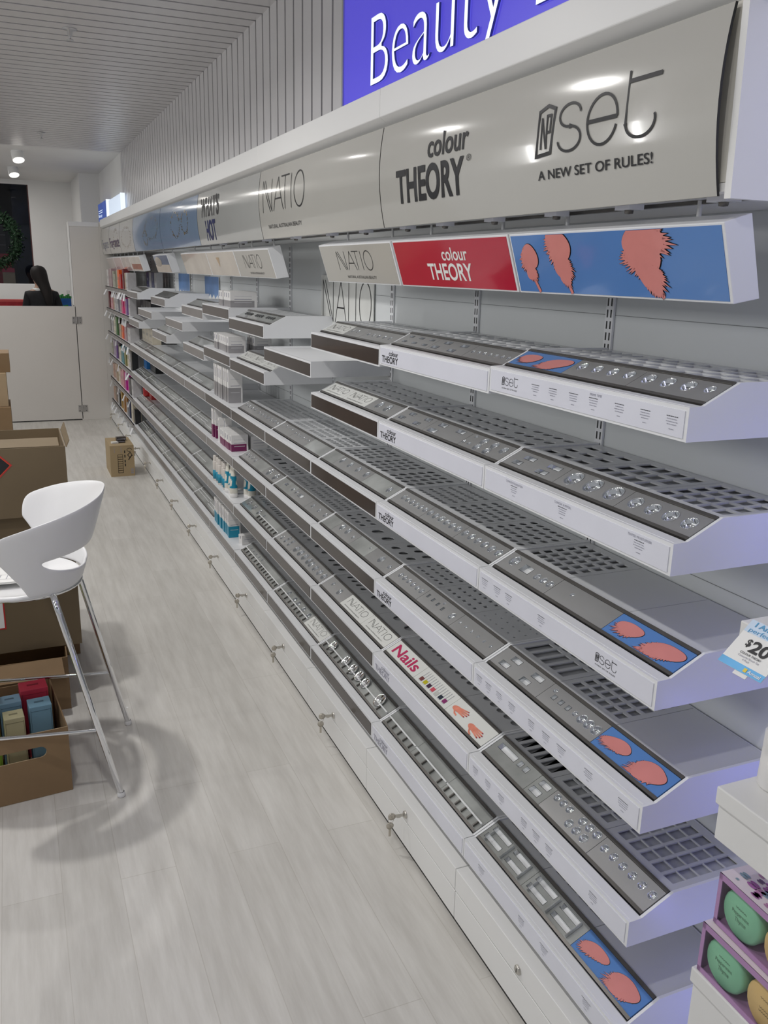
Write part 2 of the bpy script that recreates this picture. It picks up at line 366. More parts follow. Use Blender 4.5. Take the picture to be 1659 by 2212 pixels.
c.box(0.612, 0.905, YEND - 0.004, YEND + 0.03, 1.985, 2.03, plaster); c.box(0.612, 0.6175, YEND - 0.002, YEND + 0.30, 1.2, 2.03, plaster); c.box(0.612, 0.905, YEND + 0.27, YEND + 0.3, 0, 2.03, plaster)
c.box(0.905, XW, YEND, YEND + 0.3, 0, 2.03, counterm)
struct(c.build('wall_end', bevel=0.002), 'tall beige end panel beside the hinged counter door', 'wall')

# ------------------------------------------------------------------ plinth with lockable drawers
pl = MB(); pl.box(0.925, XW, -0.3, YEND, 0.004, 0.152, white); 
struct(pl.build('plinth_base'), 'white plinth carcass under the shelves', 'plinth')
key_m = mat('key_nickel', (0.55, 0.53, 0.49), 0.3, metal=0.85, var=0.1, scale=30)
keyfob = mat('key_head', (0.55, 0.51, 0.44), 0.3, metal=0.5, var=0.1, scale=30)
DY = [0.41, 1.02, 1.631, 2.24, 2.848, 3.461, 4.083, 4.691, 5.303, 5.915, 6.53, 7.14, 7.75, 8.36, 8.97, 9.70]
def make_key(dangle):
    r = empty('drawer_key')
    k = MB(); k.box(-0.030, -0.002, -0.0012, 0.0012, -0.0045, 0.0045, key_m); k.box(-0.022, -0.012, -0.0012, 0.0012, -0.007, -0.0045, key_m); k.build('key_blade', r)
    k = MB(); k.lathe([(0.001, -0.0015), (0.011, -0.0015), (0.011, 0.0015), (0.001, 0.0015)], keyfob, 14, (-0.038, 0, 0), 1); k.build('key_bow', r)
    k = MB(); k.tube([(-0.04 + 0.008 * math.cos(a), 0.001, -0.011 + 0.009 * math.sin(a)) for a in [i * math.pi / 8 for i in range(17)]], 0.0008, key_m, 6); k.build('key_ring', r)
    k = MB(); k.lathe([(0.001, -0.0013), (0.011, -0.0013), (0.011, 0.0013), (0.001, 0.0013)], keyfob, 14, (-0.042, 0.002, -0.03), 1)
    k.box(-0.0455, -0.0385, 0.001, 0.003, -0.064, -0.04, keyfob); k.build('spare_key', r)
    return r
key0 = None
for i in range(len(DY) - 1):
    y0, y1 = DY[i], DY[i + 1]; yo = -0.055 if i > 0 else 0
    d = empty('plinth_drawer', (XP, (y0 + y1) / 2, 0)); L = (y1 - y0) / 2 - 0.0012
    haskey = i >= 2
    nm = ['nearest', 'second', 'third', 'fourth', 'fifth', 'sixth', 'seventh', 'eighth', 'ninth', 'tenth', 'eleventh', 'twelfth', 'thirteenth', 'fourteenth', 'farthest'][i]
    tag(d, ('white plinth drawer with a lock, %s from the camera' if i != 1 else 'white plinth drawer whose lock has no key, %s from the camera') % nm, 'drawer', 'white lockable plinth drawers')
    c = MB(); c.box(0, 0.045, -L, L, 0.096, 0.158, white); c.build('top_rail', d, bevel=0.0012)
    c = MB(); c.box(0.0012, 0.0078, -L - 0.055 + 0.055, L, 0.012, 0.0905, white); c.build('drawer_front', d, bevel=0.001)
    ly = (y0 + y1) / 2 - 0.03
    c = MB(); c.lathe([(0.0, -0.006), (0.009, -0.006), (0.011, -0.004), (0.011, 0.0005)], key_m, 16, (0, -0.03 + 0.03, 0.118), 0); c.box(-0.0066, -0.0058, -0.001, 0.001, 0.113, 0.123, slotm); c.build('lock', d)
    if haskey:
        if key0 is None: key0 = make_key(0); k = key0
        else: k = copy_tree(key0)
        k.location = (XP - 0.004, (y0 + y1) / 2, 0.118); k.rotation_euler = (0, 0, random.uniform(-0.3, 0.3))
        tag(k, 'keys hanging from the lock of the %s plinth drawer from the camera' % nm, 'key', 'keys left in the drawer locks')
c = MB(); c.box(0.922, 0.926, -0.3, YEND, 0.0, 0.012, slotm)
struct(c.build('baseboard_right'))

# ------------------------------------------------------------------ slotted uprights on the back panel
c = MB(); c.box(-0.003, 0.0025, -0.014, 0.014, 0, 1.54, traywhite)
z = 0.02
while z < 1.53:
    for dy in (-0.0062, 0.0062): c.box(-0.0036, -0.0029, dy - 0.002, dy + 0.002, z, z + 0.017, slotm)
    z += 0.025
up0 = c.build('slotted_upright')
for i, yy in enumerate(BY[1:13]):
    o = up0 if i == 0 else up0.copy()
    if i: COL.objects.link(o)
    o.location = (XW - 0.0005, yy, 0.17)
    tag(o, 'white slotted upright on the back panel, %s from the camera' % ORDN[i], 'shelf upright', 'slotted uprights behind the trays')

# ------------------------------------------------------------------ display trays
SD = math.hypot(0.068, 0.034); ca, sa = 0.068 / SD, 0.034 / SD; ANG = math.atan2(0.034, 0.068)
cupmesh = None
def cup_mesh():
    global cupmesh
    if cupmesh is None:
        c = MB(); c.lathe([(1.0, 0.0), (1.06, 0.02), (1.05, 0.06), (0.98, 0.05), (0.93, -0.1), (0.84, -0.45), (0.66, -0.75), (0.36, -0.93), (0.0, -1.0)], cupm, 22)
        o = c.build('tester_cup'); cupmesh = o.data; bpy.data.objects.remove(o)
    return cupmesh
def ell(cx, cy, r, n=14): return [(cx + r * math.cos(2 * math.pi * k / n), cy + r * math.sin(2 * math.pi * k / n)) for k in range(n)]
def rect(x0, y0, x1, y1): return [(x0, y0), (x1, y0), (x1, y1), (x0, y1)]
PV0, PV1 = 0.0105, 0.0655
def tray(bay, k, z, kind, strip, panels=None, deck=None, label='', logos=None, name='display_tray'):
    i = BAYS.index(bay); y0, y1 = BY[i] + 0.0012, BY[i + 1] - 0.0012; L = y1 - y0
    root = empty(name, (XF, y0, z))
    tag(root, label, 'display tray', 'cosmetics display trays on the wall')
    D = XW - XF - 0.004
    if kind == 'slope': prof = [(0, 0), (D, 0), (D, 0.089), (0.096, 0.089), (0.028, 0.055), (0, 0.054)]
    else: prof = [(0, 0), (D, 0), (D, 0.056), (0, 0.056)]
    c = MB(); pr = list(reversed(prof))
    c.prism_y(prof, 0, 0.006, traywhite); c.prism_y(prof, L - 0.006, L, traywhite)
    c.box(0.0, D, 0.006, L - 0.006, 0, 0.004, traywhite)
    c.box(0.0, 0.006, 0.006, L - 0.006, 0.004, 0.054, traywhite); c.box(0.006, 0.028, 0.006, L - 0.006, 0.050, 0.0545, traywhite)
    c.box(D - 0.006, D, 0.006, L - 0.006, 0.004, 0.084 if kind == 'slope' else 0.056, traywhite)
    c.build('tray_body', root)
    T = lambda u, v, w=0.0: (-0.0022 - w, L - u, v)
    s = MB(); sm = {'white': stripwhite, 'dark': stripdark, 'grey': stripgrey}[strip]
    s.box(-0.0016, 0.0002, 0.007, L - 0.007, 0.005, 0.0475, sm)
    if logos: logos(s, T, L)
    s.build('ticket_strip', root)
    if kind == 'flat':
        c = MB(); c.box(0.028, D - 0.006, 0.006, L - 0.006, 0.047, 0.051, traywhite); c.box(0.006, 0.03, 0.006, L - 0.006, 0.0505, 0.0548, traywhite); c.build('top_plate', root); return root
    if kind == 'product':
        c = MB(); c.box(0.006, D - 0.006, 0.006, L - 0.006, 0.0505, 0.0552, traywhite); c.build('top_plate', root); return root
    SL = lambda u, v, w=0.0: (0.028 + v * ca - w * sa, L - u, 0.055 + v * sa + w * ca)
    for nm, v0, v1, h in (('lower_trim', 0.003, 0.0100, 0.0015), ('upper_trim', 0.066, 0.0735, 0.002)):
        c = MB(); c.hexa([SL(0.007, v0, -0.003), SL(L - 0.007, v0, -0.003), SL(L - 0.007, v1, -0.003), SL(0.007, v1, -0.003), SL(0.007, v0, h), SL(L - 0.007, v0, h), SL(L - 0.007, v1, h), SL(0.007, v1, h)], bronze)
        c.build(nm, root)
    # sloped tester panels, far (left) to near (right)
    panels = panels or [dict(w=1, m='acrylic')]
    tot = sum(p.get('w', 1) for p in panels); u = 0.008; LL = L - 0.016
    for p in panels:
        pw = LL * p.get('w', 1) / tot; ua, ub = u + 0.0006, u + pw - 0.0006; u += pw
        m = {'steel': steel, 'acrylic': acry, 'blue': blueprint, 'label': natiolab, 'white': natiolab}[p.get('m', 'steel')]
        Hh = PV1 - PV0; c = MB(); holes = []
        loops = [rect(ua, PV0, ub, PV1)]
        for h in p.get('h', []):
            if h[0] == 'c':
                hc = (ua + h[1] * (ub - ua), PV0 + h[2] * Hh); loops.append(ell(hc[0], hc[1], h[3])); holes.append(('c', hc, h[3]))
            else:
                hc = (ua + h[1] * (ub - ua), PV0 + h[2] * Hh); loops.append(rect(hc[0] - h[3] / 2, hc[1] - h[4] / 2, hc[0] + h[3] / 2, hc[1] + h[4] / 2)); holes.append(('r', hc, h[3], h[4]))
        c.shape(fill2d(loops), lambda a, b_: SL(a, b_, 0.0), m)
        for lp in loops:
            n = len(lp); c.add([SL(a, b_, 0) for a, b_ in lp] + [SL(a, b_, -0.003) for a, b_ in lp], [(q, (q + 1) % n, n + (q + 1) % n, n + q) for q in range(n)], m)
        if 'draw' in p: p['draw'](c, SL, ua, ub)
        po = c.build({'blue': 'feather_panel', 'label': 'name_panel', 'white': 'picture_panel'}.get(p.get('m', 'steel'), 'tester_panel'), root)
        for h in holes:
            if h[0] == 'c':
                o = bpy.data.objects.new('tester_cup', cup_mesh()); COL.objects.link(o); o.parent = po
                o.location = SL(h[1][0], h[1][1], 0.0); o.rotation_euler = (0, -ANG, 0); q = h[2]; o.scale = (q * 0.98, q * 0.98, q * 0.9)
            else:
                cx, cy = h[1]; a, b2 = h[2] / 2 - 0.0008, h[3] / 2 - 0.0008; w_ = MB(); dp = 0.009
                A = [SL(cx - a, cy - b2, 0.0005), SL(cx + a, cy - b2, 0.0005), SL(cx + a, cy + b2, 0.0005), SL(cx - a, cy + b2, 0.0005)]
                B = [SL(cx - a * .86, cy - b2 * .86, -dp), SL(cx + a * .86, cy - b2 * .86, -dp), SL(cx + a * .86, cy + b2 * .86, -dp), SL(cx - a * .86, cy + b2 * .86, -dp)]
                w_.add(A + B, [(0, 4, 5, 1), (1, 5, 6, 2), (2, 6, 7, 3), (3, 7, 4, 0)], cupm); w_.add(B, [(0, 1, 2, 3)], wellm)
                w_.build('tester_well', po)
        for q in p.get('extra', []): q(po, SL, ua, ub)
    # flat perforated deck behind, in sections
    deck = deck or [None]
    nd = len(deck); c = MB(); x0, x1 = 0.0965, D - 0.006
    for j, dk in enumerate(deck):
        ua = 0.006 + (L - 0.012) * j / nd + 0.0008; ub = 0.006 + (L - 0.012) * (j + 1) / nd - 0.0008
        loops = [rect(ua, x0, ub, x1)]
        if dk:
            t, nx, ny, r = dk[:4]; mu, mx_ = 0.012, 0.016
            for a in range(nx):
                for q in range(ny):
                    cu = ua + mu + (ub - ua - 2 * mu) * (a + 0.5) / nx; cx = x0 + mx_ + (x1 - x0 - 2 * mx_) * (q + 0.5) / ny
                    if t == 'c': loops.append(ell(cu, cx, r, 10))
                    else: loops.append(rect(cu - r, cx - dk[4], cu + r, cx + dk[4]))
        c.shape(fill2d(loops), lambda a, b_: (b_, L - a, 0.0862), deckm)
        for lp in loops:
            n = len(lp); c.add([(b_, L - a, 0.0862) for a, b_ in lp] + [(b_, L - a, 0.0832) for a, b_ in lp], [(q, (q + 1) % n, n + (q + 1) % n, n + q) for q in range(n)], deckm)
    c.box(x0, x1, 0.006, L - 0.006, 0.076, 0.079, mat('deck_liner', (0.44, 0.45, 0.46), 0.4, var=0.05))
    c.build('deck_plate', root)
    return root

def row(n, v, r, a=0.12, b=0.88, dv=0.0): return [('c', a + (b - a) * (i / (n - 1) if n > 1 else 0.5), v + dv * (i - (n - 1) / 2), r) for i in range(n)]
def featherdraw(k):
    def f(c, SL, ua, ub):
        w = ub - ua
        feather(c, SL, ua + 0.24 * w, 0.041, 0.036, 0.0175, ua, ub, PV0 + .001, PV1 - .001, 0.5, None, 11 + k)
        feather(c, SL, ua + 0.73 * w, 0.036, 0.042, 0.024, ua, ub, PV0 + .001, PV1 - .001, 0.6, None, 31 + k)
    return f
def labeldraw(c, SL, ua, ub):
    w = ub - ua; natio(c, lambda a, b_: SL(a, b_, 0.0005), ua + 0.12 * w, ub - 0.1 * w, 0.031, 0.025, black, 0.055)
def F_(k): return dict(m='blue', draw=featherdraw(k))
def LB(n=1): return [dict(m='label', draw=labeldraw) for _ in range(n)]
def ladder(n):       # chrome rails with small dividers lying across the slope
    def f(po, SL, ua, ub):
        c = MB()
        c.hexa([SL(ua + .002, 0.03, 0.0005), SL(ub - .002, 0.03, 0.0005), SL(ub - .002, 0.0345, 0.0005), SL(ua + .002, 0.0345, 0.0005), SL(ua + .002, 0.03, 0.006), SL(ub - .002, 0.03, 0.006), SL(ub - .002, 0.0345, 0.006), SL(ua + .002, 0.0345, 0.006)], wellm); c.build('rail', po)
        for i in range(n):
            a = ua + (ub - ua) * (i + 0.5) / n; d = MB()
            d.hexa([SL(a - .002, 0.012, 0.0003), SL(a + .002, 0.012, 0.0003), SL(a + .002, 0.03, 0.0003), SL(a - .002, 0.03, 0.0003), SL(a - .002, 0.012, 0.006), SL(a + .002, 0.012, 0.006), SL(a + .002, 0.03, 0.006), SL(a - .002, 0.03, 0.006)], bronze); d.build('divider', po)
    return f
def spoons(us, r):   # big round chrome testers standing proud of the panel
    def f(po, SL, ua, ub):
        for q in us:
            c = MB(); p = SL(ua + q * (ub - ua), 0.04, 0.006)
            c.lathe([(0.0, -0.0015), (r * 0.9, -0.003), (r, 0.0), (r * 0.98, 0.003), (r * 0.8, 0.0008), (0.0, -0.0008)], chrome, 20)
            c.build('mirror_disc', po, p, (0, -ANG - 0.15, 0))
    return f
def slots(lst):
    return [('r', a, b_, w, h) for a, b_, w, h in lst]

def blocks(specs, heads=()):     # small printed product notes on a ticket strip
    def f(s, T, L):
        for q in specs:
            u = q * L; rnd = random.Random(int(q * 1000))
            for j, (hw, m) in enumerate(((0.014, black), (0.012, greyink), (0.013, greyink), (0.010, greyink), (0.005, greyink))):
                v = 0.035 - j * 0.0043 - (0.003 if j == 4 else 0); a = hw * (0.8 + 0.3 * rnd.random()); x = u - a
                while x < u + a:
                    w = rnd.uniform(0.002, 0.0045); s.add([T(x, v), T(min(x + w, u + a), v), T(min(x + w, u + a), v + 0.0011), T(x, v + 0.0011)], [(0, 1, 2, 3)], m); x += w + 0.0009
        for q, t in heads: text_on(s, lambda a, b_: T(a, b_), t, q * L - 0.0017 * len(t), q * L + 0.0017 * len(t), 0.0395, 0.0042, greyink)
    return f
def setstrip(q, bl=(), heads=()):
    def f(s, T, L):
        setlogo(s, lambda a, b_: T(a, b_), q * L, q * L + 0.062, 0.021, 0.0155, black, 0.06); blocks(bl, heads)(s, T, L)
    return f
def ctstrip(faint=False):
    def f(s, T, L):
        m = greyink if faint else black
        text_on(s, lambda a, b_: T(a, b_), 'THEORY', 0.020, 0.128, 0.0105, 0.017, m, 0.012); text_on(s, lambda a, b_: T(a, b_), 'colour', 0.068, 0.128, 0.0305, 0.0125, m, 0.008)
    return f

# bay A: white trays with feather panels (nearest the camera)
bA = 'under the blue feather header'
R4 = ('r', 4, 4, 0.0155, 0.016)
tray('A', 0, SZ[0], 'slope', 'white', [F_(0), dict(h=row(4, 0.62, 0.0125, 0.14, 0.86)), dict(h=row(3, 0.6, 0.0145, 0.13, 0.63) + [('c', 0.87, 0.62, 0.0105)])], [('r', 5, 3, 0.012, 0.02), R4, R4],
     'white tray with feather print at its far end, top tray ' + bA, setstrip(0.09, (0.3, 0.4, 0.51, 0.61, 0.73, 0.84, 0.945), ((0.62, 'PRIME TIME'),)))
q4 = slots([(0.30, 0.72, 0.04, 0.014), (0.2, 0.3, 0.034, 0.014), (0.78, 0.72, 0.045, 0.014), (0.7, 0.28, 0.04, 0.014)])
tray('A', 1, SZ[1], 'slope', 'white', [dict(h=q4), dict(h=row(3, 0.55, 0.021, 0.18, 0.82)), dict(h=row(4, 0.52, 0.0155, 0.15, 0.85))], [('r', 3, 3, 0.020, 0.012), ('r', 4, 3, 0.017, 0.02), ('r', 5, 4, 0.0135, 0.016)],
     'white tester tray with three large round cups, second tray ' + bA, blocks((0.21, 0.5, 0.87), ((0.21, 'COMPLETE FOUNDATION'), (0.5, 'CONCEAL & REVEAL'), (0.87, 'TINTED MOISTURISER'))))
tray('A', 2, SZ[2], 'slope', 'white', [dict(h=[('c', 0.16, 0.62, 0.0155), ('r', 0.44, 0.55, 0.036, 0.022)] + row(3, 0.5, 0.0095, 0.68, 0.93)), dict(h=[('c', 0.3, 0.6, 0.005)]), F_(1)], [('r', 6, 5, 0.010, 0.012), None, None],
     'white tray with plain middle and feather print, third tray ' + bA, setstrip(0.73, (0.05, 0.14, 0.22, 0.43)))
tray('A', 3, SZ[3], 'slope', 'white', [dict(h=slots([(0.3, 0.74, 0.036, 0.015), (0.22, 0.28, 0.036, 0.015), (0.76, 0.72, 0.04, 0.015), (0.68, 0.26, 0.034, 0.015)])), dict(h=[('c', 0.1, 0.75, 0.006), ('r', 0.17, 0.5, 0.013, 0.013), ('r', 0.3, 0.5, 0.013, 0.013), ('r', 0.43, 0.5, 0.013, 0.013), ('c', 0.56, 0.5, 0.007), ('c', 0.68, 0.5, 0.012), ('c', 0.8, 0.5, 0.012), ('c', 0.92, 0.5, 0.012)]), F_(2)], [('r', 5, 2, 0.012, 0.035), ('r', 6, 5, 0.0105, 0.012), None],
     'white tester tray with single row of small testers, fourth tray ' + bA, blocks((0.05, 0.12, 0.2, 0.29, 0.42, 0.51, 0.6, 0.75, 0.92)))
tray('A', 4, SZ[4], 'slope', 'white', [dict(m='acrylic', h=slots([(0.3, 0.68, 0.075, 0.017), (0.62, 0.68, 0.016, 0.016), (0.76, 0.68, 0.016, 0.016)])), dict(w=0.35, m='acrylic', h=slots([(0.5, 0.76, 0.036, 0.016), (0.42, 0.3, 0.036, 0.017)])), dict(w=1.0, h=row(3, 0.76, 0.0095, 0.1, 0.36) + row(3, 0.78, 0.0105, 0.62, 0.9) + row(3, 0.34, 0.0105, 0.52, 0.82)), dict(h=row(6, 0.62, 0.0095, 0.1, 0.92))], [('r', 6, 3, 0.009, 0.03), ('r', 5, 5, 0.013, 0.014), ('r', 5, 5, 0.0135, 0.015)],
     'white tester tray with nine clear cups in threes, fifth tray ' + bA, blocks((0.06, 0.16, 0.26, 0.42, 0.5, 0.58, 0.83)))
def dividers(po, SL, ua, ub):
    for f in (0.12, 0.5, 0.9):
        c = MB(); a = ua + f * (ub - ua); c.hexa([SL(a - .001, 0.013, 0.0004), SL(a + .001, 0.013, 0.0004), SL(a + .001, 0.058, 0.0004), SL(a - .001, 0.058, 0.0004), SL(a - .001, 0.013, 0.008), SL(a + .001, 0.013, 0.008), SL(a + .001, 0.058, 0.008), SL(a - .001, 0.058, 0.008)], cupm); c.build('clear_divider', po)
sl6 = slots([(0.24, 0.76, 0.075, 0.014), (0.72, 0.76, 0.07, 0.014), (0.22, 0.28, 0.07, 0.014), (0.72, 0.28, 0.07, 0.014)])
tray('A', 5, SZ[5], 'slope', 'white', [dict(m='acrylic', h=sl6, extra=[dividers]), dict(m='acrylic', h=sl6, extra=[dividers]), F_(3)], [('r', 4, 3, 0.018, 0.02), ('r', 4, 3, 0.018, 0.02), None],
     'white tester tray with long slots and feather print, bottom tray ' + bA, blocks((0.15, 0.45, 0.6, 0.85)))

# bay B: white trays under the red header
bB = 'under the red header'
tray('B', 0, SZ[0] - 0.006, 'slope', 'white', [dict(h=slots([(x, v, 0.026, 0.009) for v in (0.78, 0.3) for x in (0.2, 0.52, 0.84)])), dict(h=slots([(0.3, 0.78, 0.036, 0.013), (0.75, 0.76, 0.036, 0.013), (0.15, 0.3, 0.036, 0.013), (0.62, 0.28, 0.036, 0.013)])), dict(h=row(7, 0.5, 0.006, 0.08, 0.9))], [R4, R4, R4],
     'white tester tray with rows of rectangular slots, top tray ' + bB, ctstrip())
tray('B', 1, SZ[1], 'slope', 'white', [dict(h=slots([(0.3, 0.78, 0.034, 0.014), (0.8, 0.78, 0.034, 0.014), (0.18, 0.32, 0.034, 0.014), (0.68, 0.3, 0.034, 0.014)])), dict(h=slots([(0.25, 0.78, 0.04, 0.015), (0.75, 0.78, 0.04, 0.015), (0.2, 0.24, 0.044, 0.016)])), dict(h=[('c', 0.12, 0.82, 0.0055), ('c', 0.36, 0.72, 0.0125), ('c', 0.62, 0.7, 0.0125), ('c', 0.04, 0.3, 0.006), ('c', 0.17, 0.3, 0.006), ('c', 0.38, 0.28, 0.0125), ('c', 0.62, 0.26, 0.0125), ('c', 0.86, 0.62, 0.0125)])], [('r', 4, 3, 0.016, 0.010), ('r', 4, 3, 0.016, 0.010), ('c', 4, 3, 0.015)],
     'white tester tray with slots and clustered round cups, second tray ' + bB, ctstrip())
tray('B', 2, SZ[2], 'slope', 'white', [dict(h=row(6, 0.55, 0.010, 0.2, 0.92)), dict(h=row(6, 0.55, 0.0115, 0.08, 0.9)), dict(h=row(6, 0.55, 0.0115, 0.08, 0.92))], [('c', 7, 5, 0.010), ('c', 6, 5, 0.0115), ('c', 6, 5, 0.0115)],
     'white tester tray with one long row of round cups, third tray ' + bB, ctstrip())
tray('B', 3, SZ[3], 'slope', 'white', [dict(h=row(6, 0.55, 0.0092, 0.18, 0.9)), dict(h=[('r', 0.1, 0.6, 0.01, 0.013), ('r', 0.26, 0.57, 0.01, 0.013), ('r', 0.42, 0.54, 0.01, 0.013), ('r', 0.58, 0.5, 0.01, 0.013), ('c', 0.5, 0.8, 0.005), ('c', 0.86, 0.5, 0.0115)]), dict(h=row(6, 0.52, 0.0048, 0.08, 0.88))], [('c', 6, 5, 0.008), ('r', 6, 5, 0.006, 0.006), ('c', 6, 5, 0.0035)],
     'white tester tray with rows of ever smaller testers, fourth tray ' + bB, ctstrip())
def nails(c, SL, ua, ub):
    w = ub - ua; text_on(c, lambda a, b_: SL(a, b_, 0.0006), 'Nails', ua + 0.10 * w, ub - 0.1 * w, 0.021, 0.034, mat('print_magenta', (0.50, 0.012, 0.10), 0.3, var=0.05), 0.02)
def polishes(c, SL, ua, ub):
    w = ub - ua; cols = [(0.18, 0.05, 0.05), (0.5, 0.45, 0.01), (0.05, 0.02, 0.05), (0.6, 0.08, 0.12), (0.55, 0.55, 0.52), (0.02, 0.03, 0.05), (0.25, 0.03, 0.15)]
    for i, cl in enumerate(cols):
        a = ua + w * (0.08 + 0.84 * (i + 0.5) / 7); m = mat('polish_%d' % i, cl, 0.2, var=0.1)
        c.shape((rect(a - .0085, 0.020, a + .0085, 0.033), [(0, 1, 2, 3)]), lambda p, q: SL(p, q, 0.0006), m)
        for x in (-0.006, 0.006): c.shape((rect(a + x - 0.0006, 0.033, a + x + 0.0006, 0.056), [(0, 1, 2, 3)]), lambda p, q: SL(p, q, 0.0006), greyink)
        c.shape((rect(a - .0085, 0.018, a + .0085, 0.019), [(0, 1, 2, 3)]), lambda p, q: SL(p, q, 0.0006), greyink)
def hands(c, SL, ua, ub):
    sk = mat('print_skin', (0.72, 0.23, 0.15), 0.4, var=0.15, scale=60); nl = mat('print_nail', (0.35, 0.02, 0.04), 0.3, var=0.1); w = ub - ua
    for (hx, hy, dx, ang) in ((0.14, 0.036, 1, 0.12), (0.62, 0.029, 1, -0.05)):
        cx, cy = ua + hx * w, hy; ca_, sa_ = math.cos(ang), math.sin(ang)
        def q(x, y): return (cx + x * ca_ - y * sa_, cy + x * sa_ + y * ca_)
        c.shape(fill2d([[q(*p) for p in arc(0, 0, 0.019, 0.0085, 0, 360, 16)[:-1]]]), lambda p, r: SL(p, r, 0.0006), sk)
        for k, (yy, ln) in enumerate(((0.0075, 0.040), (0.0027, 0.047), (-0.0022, 0.046), (-0.007, 0.040))):
            c.shape(stroke([q(0.006, yy * 0.8), q(ln * 0.6, yy), q(ln, yy * 1.25)], 0.0042), lambda p, r: SL(p, r, 0.0007), sk)
            c.shape(stroke([q(ln - 0.001, yy * 1.25), q(ln + 0.004, yy * 1.28)], 0.0032), lambda p, r: SL(p, r, 0.0009), nl)
        c.shape(stroke([q(-0.004, -0.006), q(0.006, -0.014), q(0.018, -0.017)], 0.0045), lambda p, r: SL(p, r, 0.0007), sk)
tray('B', 4, SZ[4], 'slope', 'white', [dict(m='white', draw=nails), dict(m='white', draw=polishes), dict(m='white', draw=hands)], [('c', 6, 2, 0.0135), ('c', 5, 2, 0.0145), ('c', 5, 2, 0.015)],
     'white tray printed with nail polish pictures and two hands, fifth tray ' + bB, ctstrip(True))
tray('B', 5, SZ[5], 'slope', 'white', [dict(m='acrylic', extra=[ladder(5)]), dict(m='acrylic', extra=[ladder(4)]), dict(m='acrylic', extra=[ladder(6)])], [('r', 3, 2, 0.014, 0.025), ('r', 3, 2, 0.014, 0.025), ('r', 3, 2, 0.014, 0.025)],
     'white tray with a long divided rail, bottom tray ' + bB, ctstrip(True))

# bay C: dark fronted trays under the nearer cream header
bC = 'by the red header'
tray('C', 0, SZ[0] - 0.013, 'slope', 'dark', LB() + [dict(w=0.7, h=row(2, 0.55, 0.008, 0.2, 0.5)), dict(w=1.3, h=row(5, 0.5, 0.008, 0.1, 0.75))], [('r', 5, 4, 0.012, 0.012)] * 3, 'dark fronted tray with pale name panel and small cups, top tray ' + bC)
tray('C', 1, SZ[1], 'slope', 'dark', LB(2) + [dict(h=row(2, 0.55, 0.017, 0.3, 0.62))], [('r', 4, 3, 0.014, 0.008)] * 3, 'dark fronted tray with two pale name panels at left, second tray ' + bC)
tray('C', 2, SZ[2], 'slope', 'dark', [dict(w=0.5, m='acrylic'), dict(w=1.3, h=row(4, 0.6, 0.0135, 0.1, 0.9)), dict(w=1, m='acrylic', h=[('c', 0.8, 0.5, 0.0125)])], [('c', 4, 5, 0.015)] * 3, 'dark fronted tray with four oval cups and one apart, third tray ' + bC)
tray('C', 3, SZ[3], 'slope', 'dark', [dict(w=0.5, m='acrylic'), dict(w=0.9, h=[('c', 0.2, 0.65, 0.0145), ('c', 0.5, 0.65, 0.0145), ('c', 0.85, 0.55, 0.0075)]), dict(w=0.7, m='acrylic', h=[('c', 0.8, 0.7, 0.005)]), dict(w=0.9, h=[('c', 0.45, 0.55, 0.0145), ('c', 0.85, 0.5, 0.0085)])], [('c', 4, 4, 0.012), ('c', 2, 2, 0.022), ('c', 3, 3, 0.016)], 'dark fronted tray with three cups then two, fourth tray ' + bC)
tray('C', 4, SZ[4], 'slope', 'dark', [dict(w=1, h=[('c', 0.25, 0.6, 0.0085), ('c', 0.65, 0.5, 0.0135)])] + LB(2), [('c', 4, 3, 0.012), ('c', 2, 2, 0.02), ('c', 2, 2, 0.022)], 'dark fronted tray with two pale name panels at right, fifth tray ' + bC)
tray('C', 5, SZ[5], 'slope', 'dark', [dict(m='acrylic', extra=[ladder(5), spoons((0.35,), 0.020)]), dict(m='acrylic', extra=[ladder(4), spoons((0.05, 0.4, 0.7, 0.98), 0.021)]), dict(m='acrylic', extra=[ladder(2), spoons((0.62,), 0.025)])], [('c', 3, 2, 0.012)] * 3, 'dark fronted tray with large round mirror discs, bottom tray ' + bC)

# bay D: one flat tray above, four sloped below
bD = 'in headerless bay'
tray('D', 0, 1.245, 'flat', 'dark', label='flat white tray with dark front, top tray ' + bD)
tray('D', 2, SZ[2], 'slope', 'dark', [dict(h=row(4, 0.72, 0.006, 0.15, 0.75)), dict(h=row(6, 0.6, 0.0065, 0.05, 0.9)), dict(m='acrylic')], [('r', 6, 5, 0.011, 0.012)] * 3, 'dark fronted tray with two rows of tiny testers, second tray ' + bD)
tray('D', 3, SZ[3], 'slope', 'dark', [dict(m='acrylic', h=[('r', 0.4, 0.6, 0.03, 0.014), ('c', 0.85, 0.6, 0.011)]), dict(h=[('c', 0.1, 0.6, 0.011), ('r', 0.4, 0.55, 0.05, 0.018)]), dict(h=row(3, 0.55, 0.0105, 0.2, 0.9))], [('r', 6, 5, 0.008, 0.009)] * 3, 'dark fronted tray with slot between round cups, third tray ' + bD)
tray('D', 4, SZ[4], 'slope', 'dark', [dict(h=row(3, 0.4, 0.011, 0.2, 0.7) + row(2, 0.75, 0.011, 0.45, 0.7)), dict(h=row(4, 0.55, 0.018, 0.0 + 0.12, 0.95)), dict(h=row(4, 0.5, 0.0155, 0.12, 0.88))], [('c', 3, 3, 0.010), ('c', 2, 2, 0.022), ('c', 3, 3, 0.015)], 'dark fronted tray crowded with large round cups, fourth tray ' + bD)
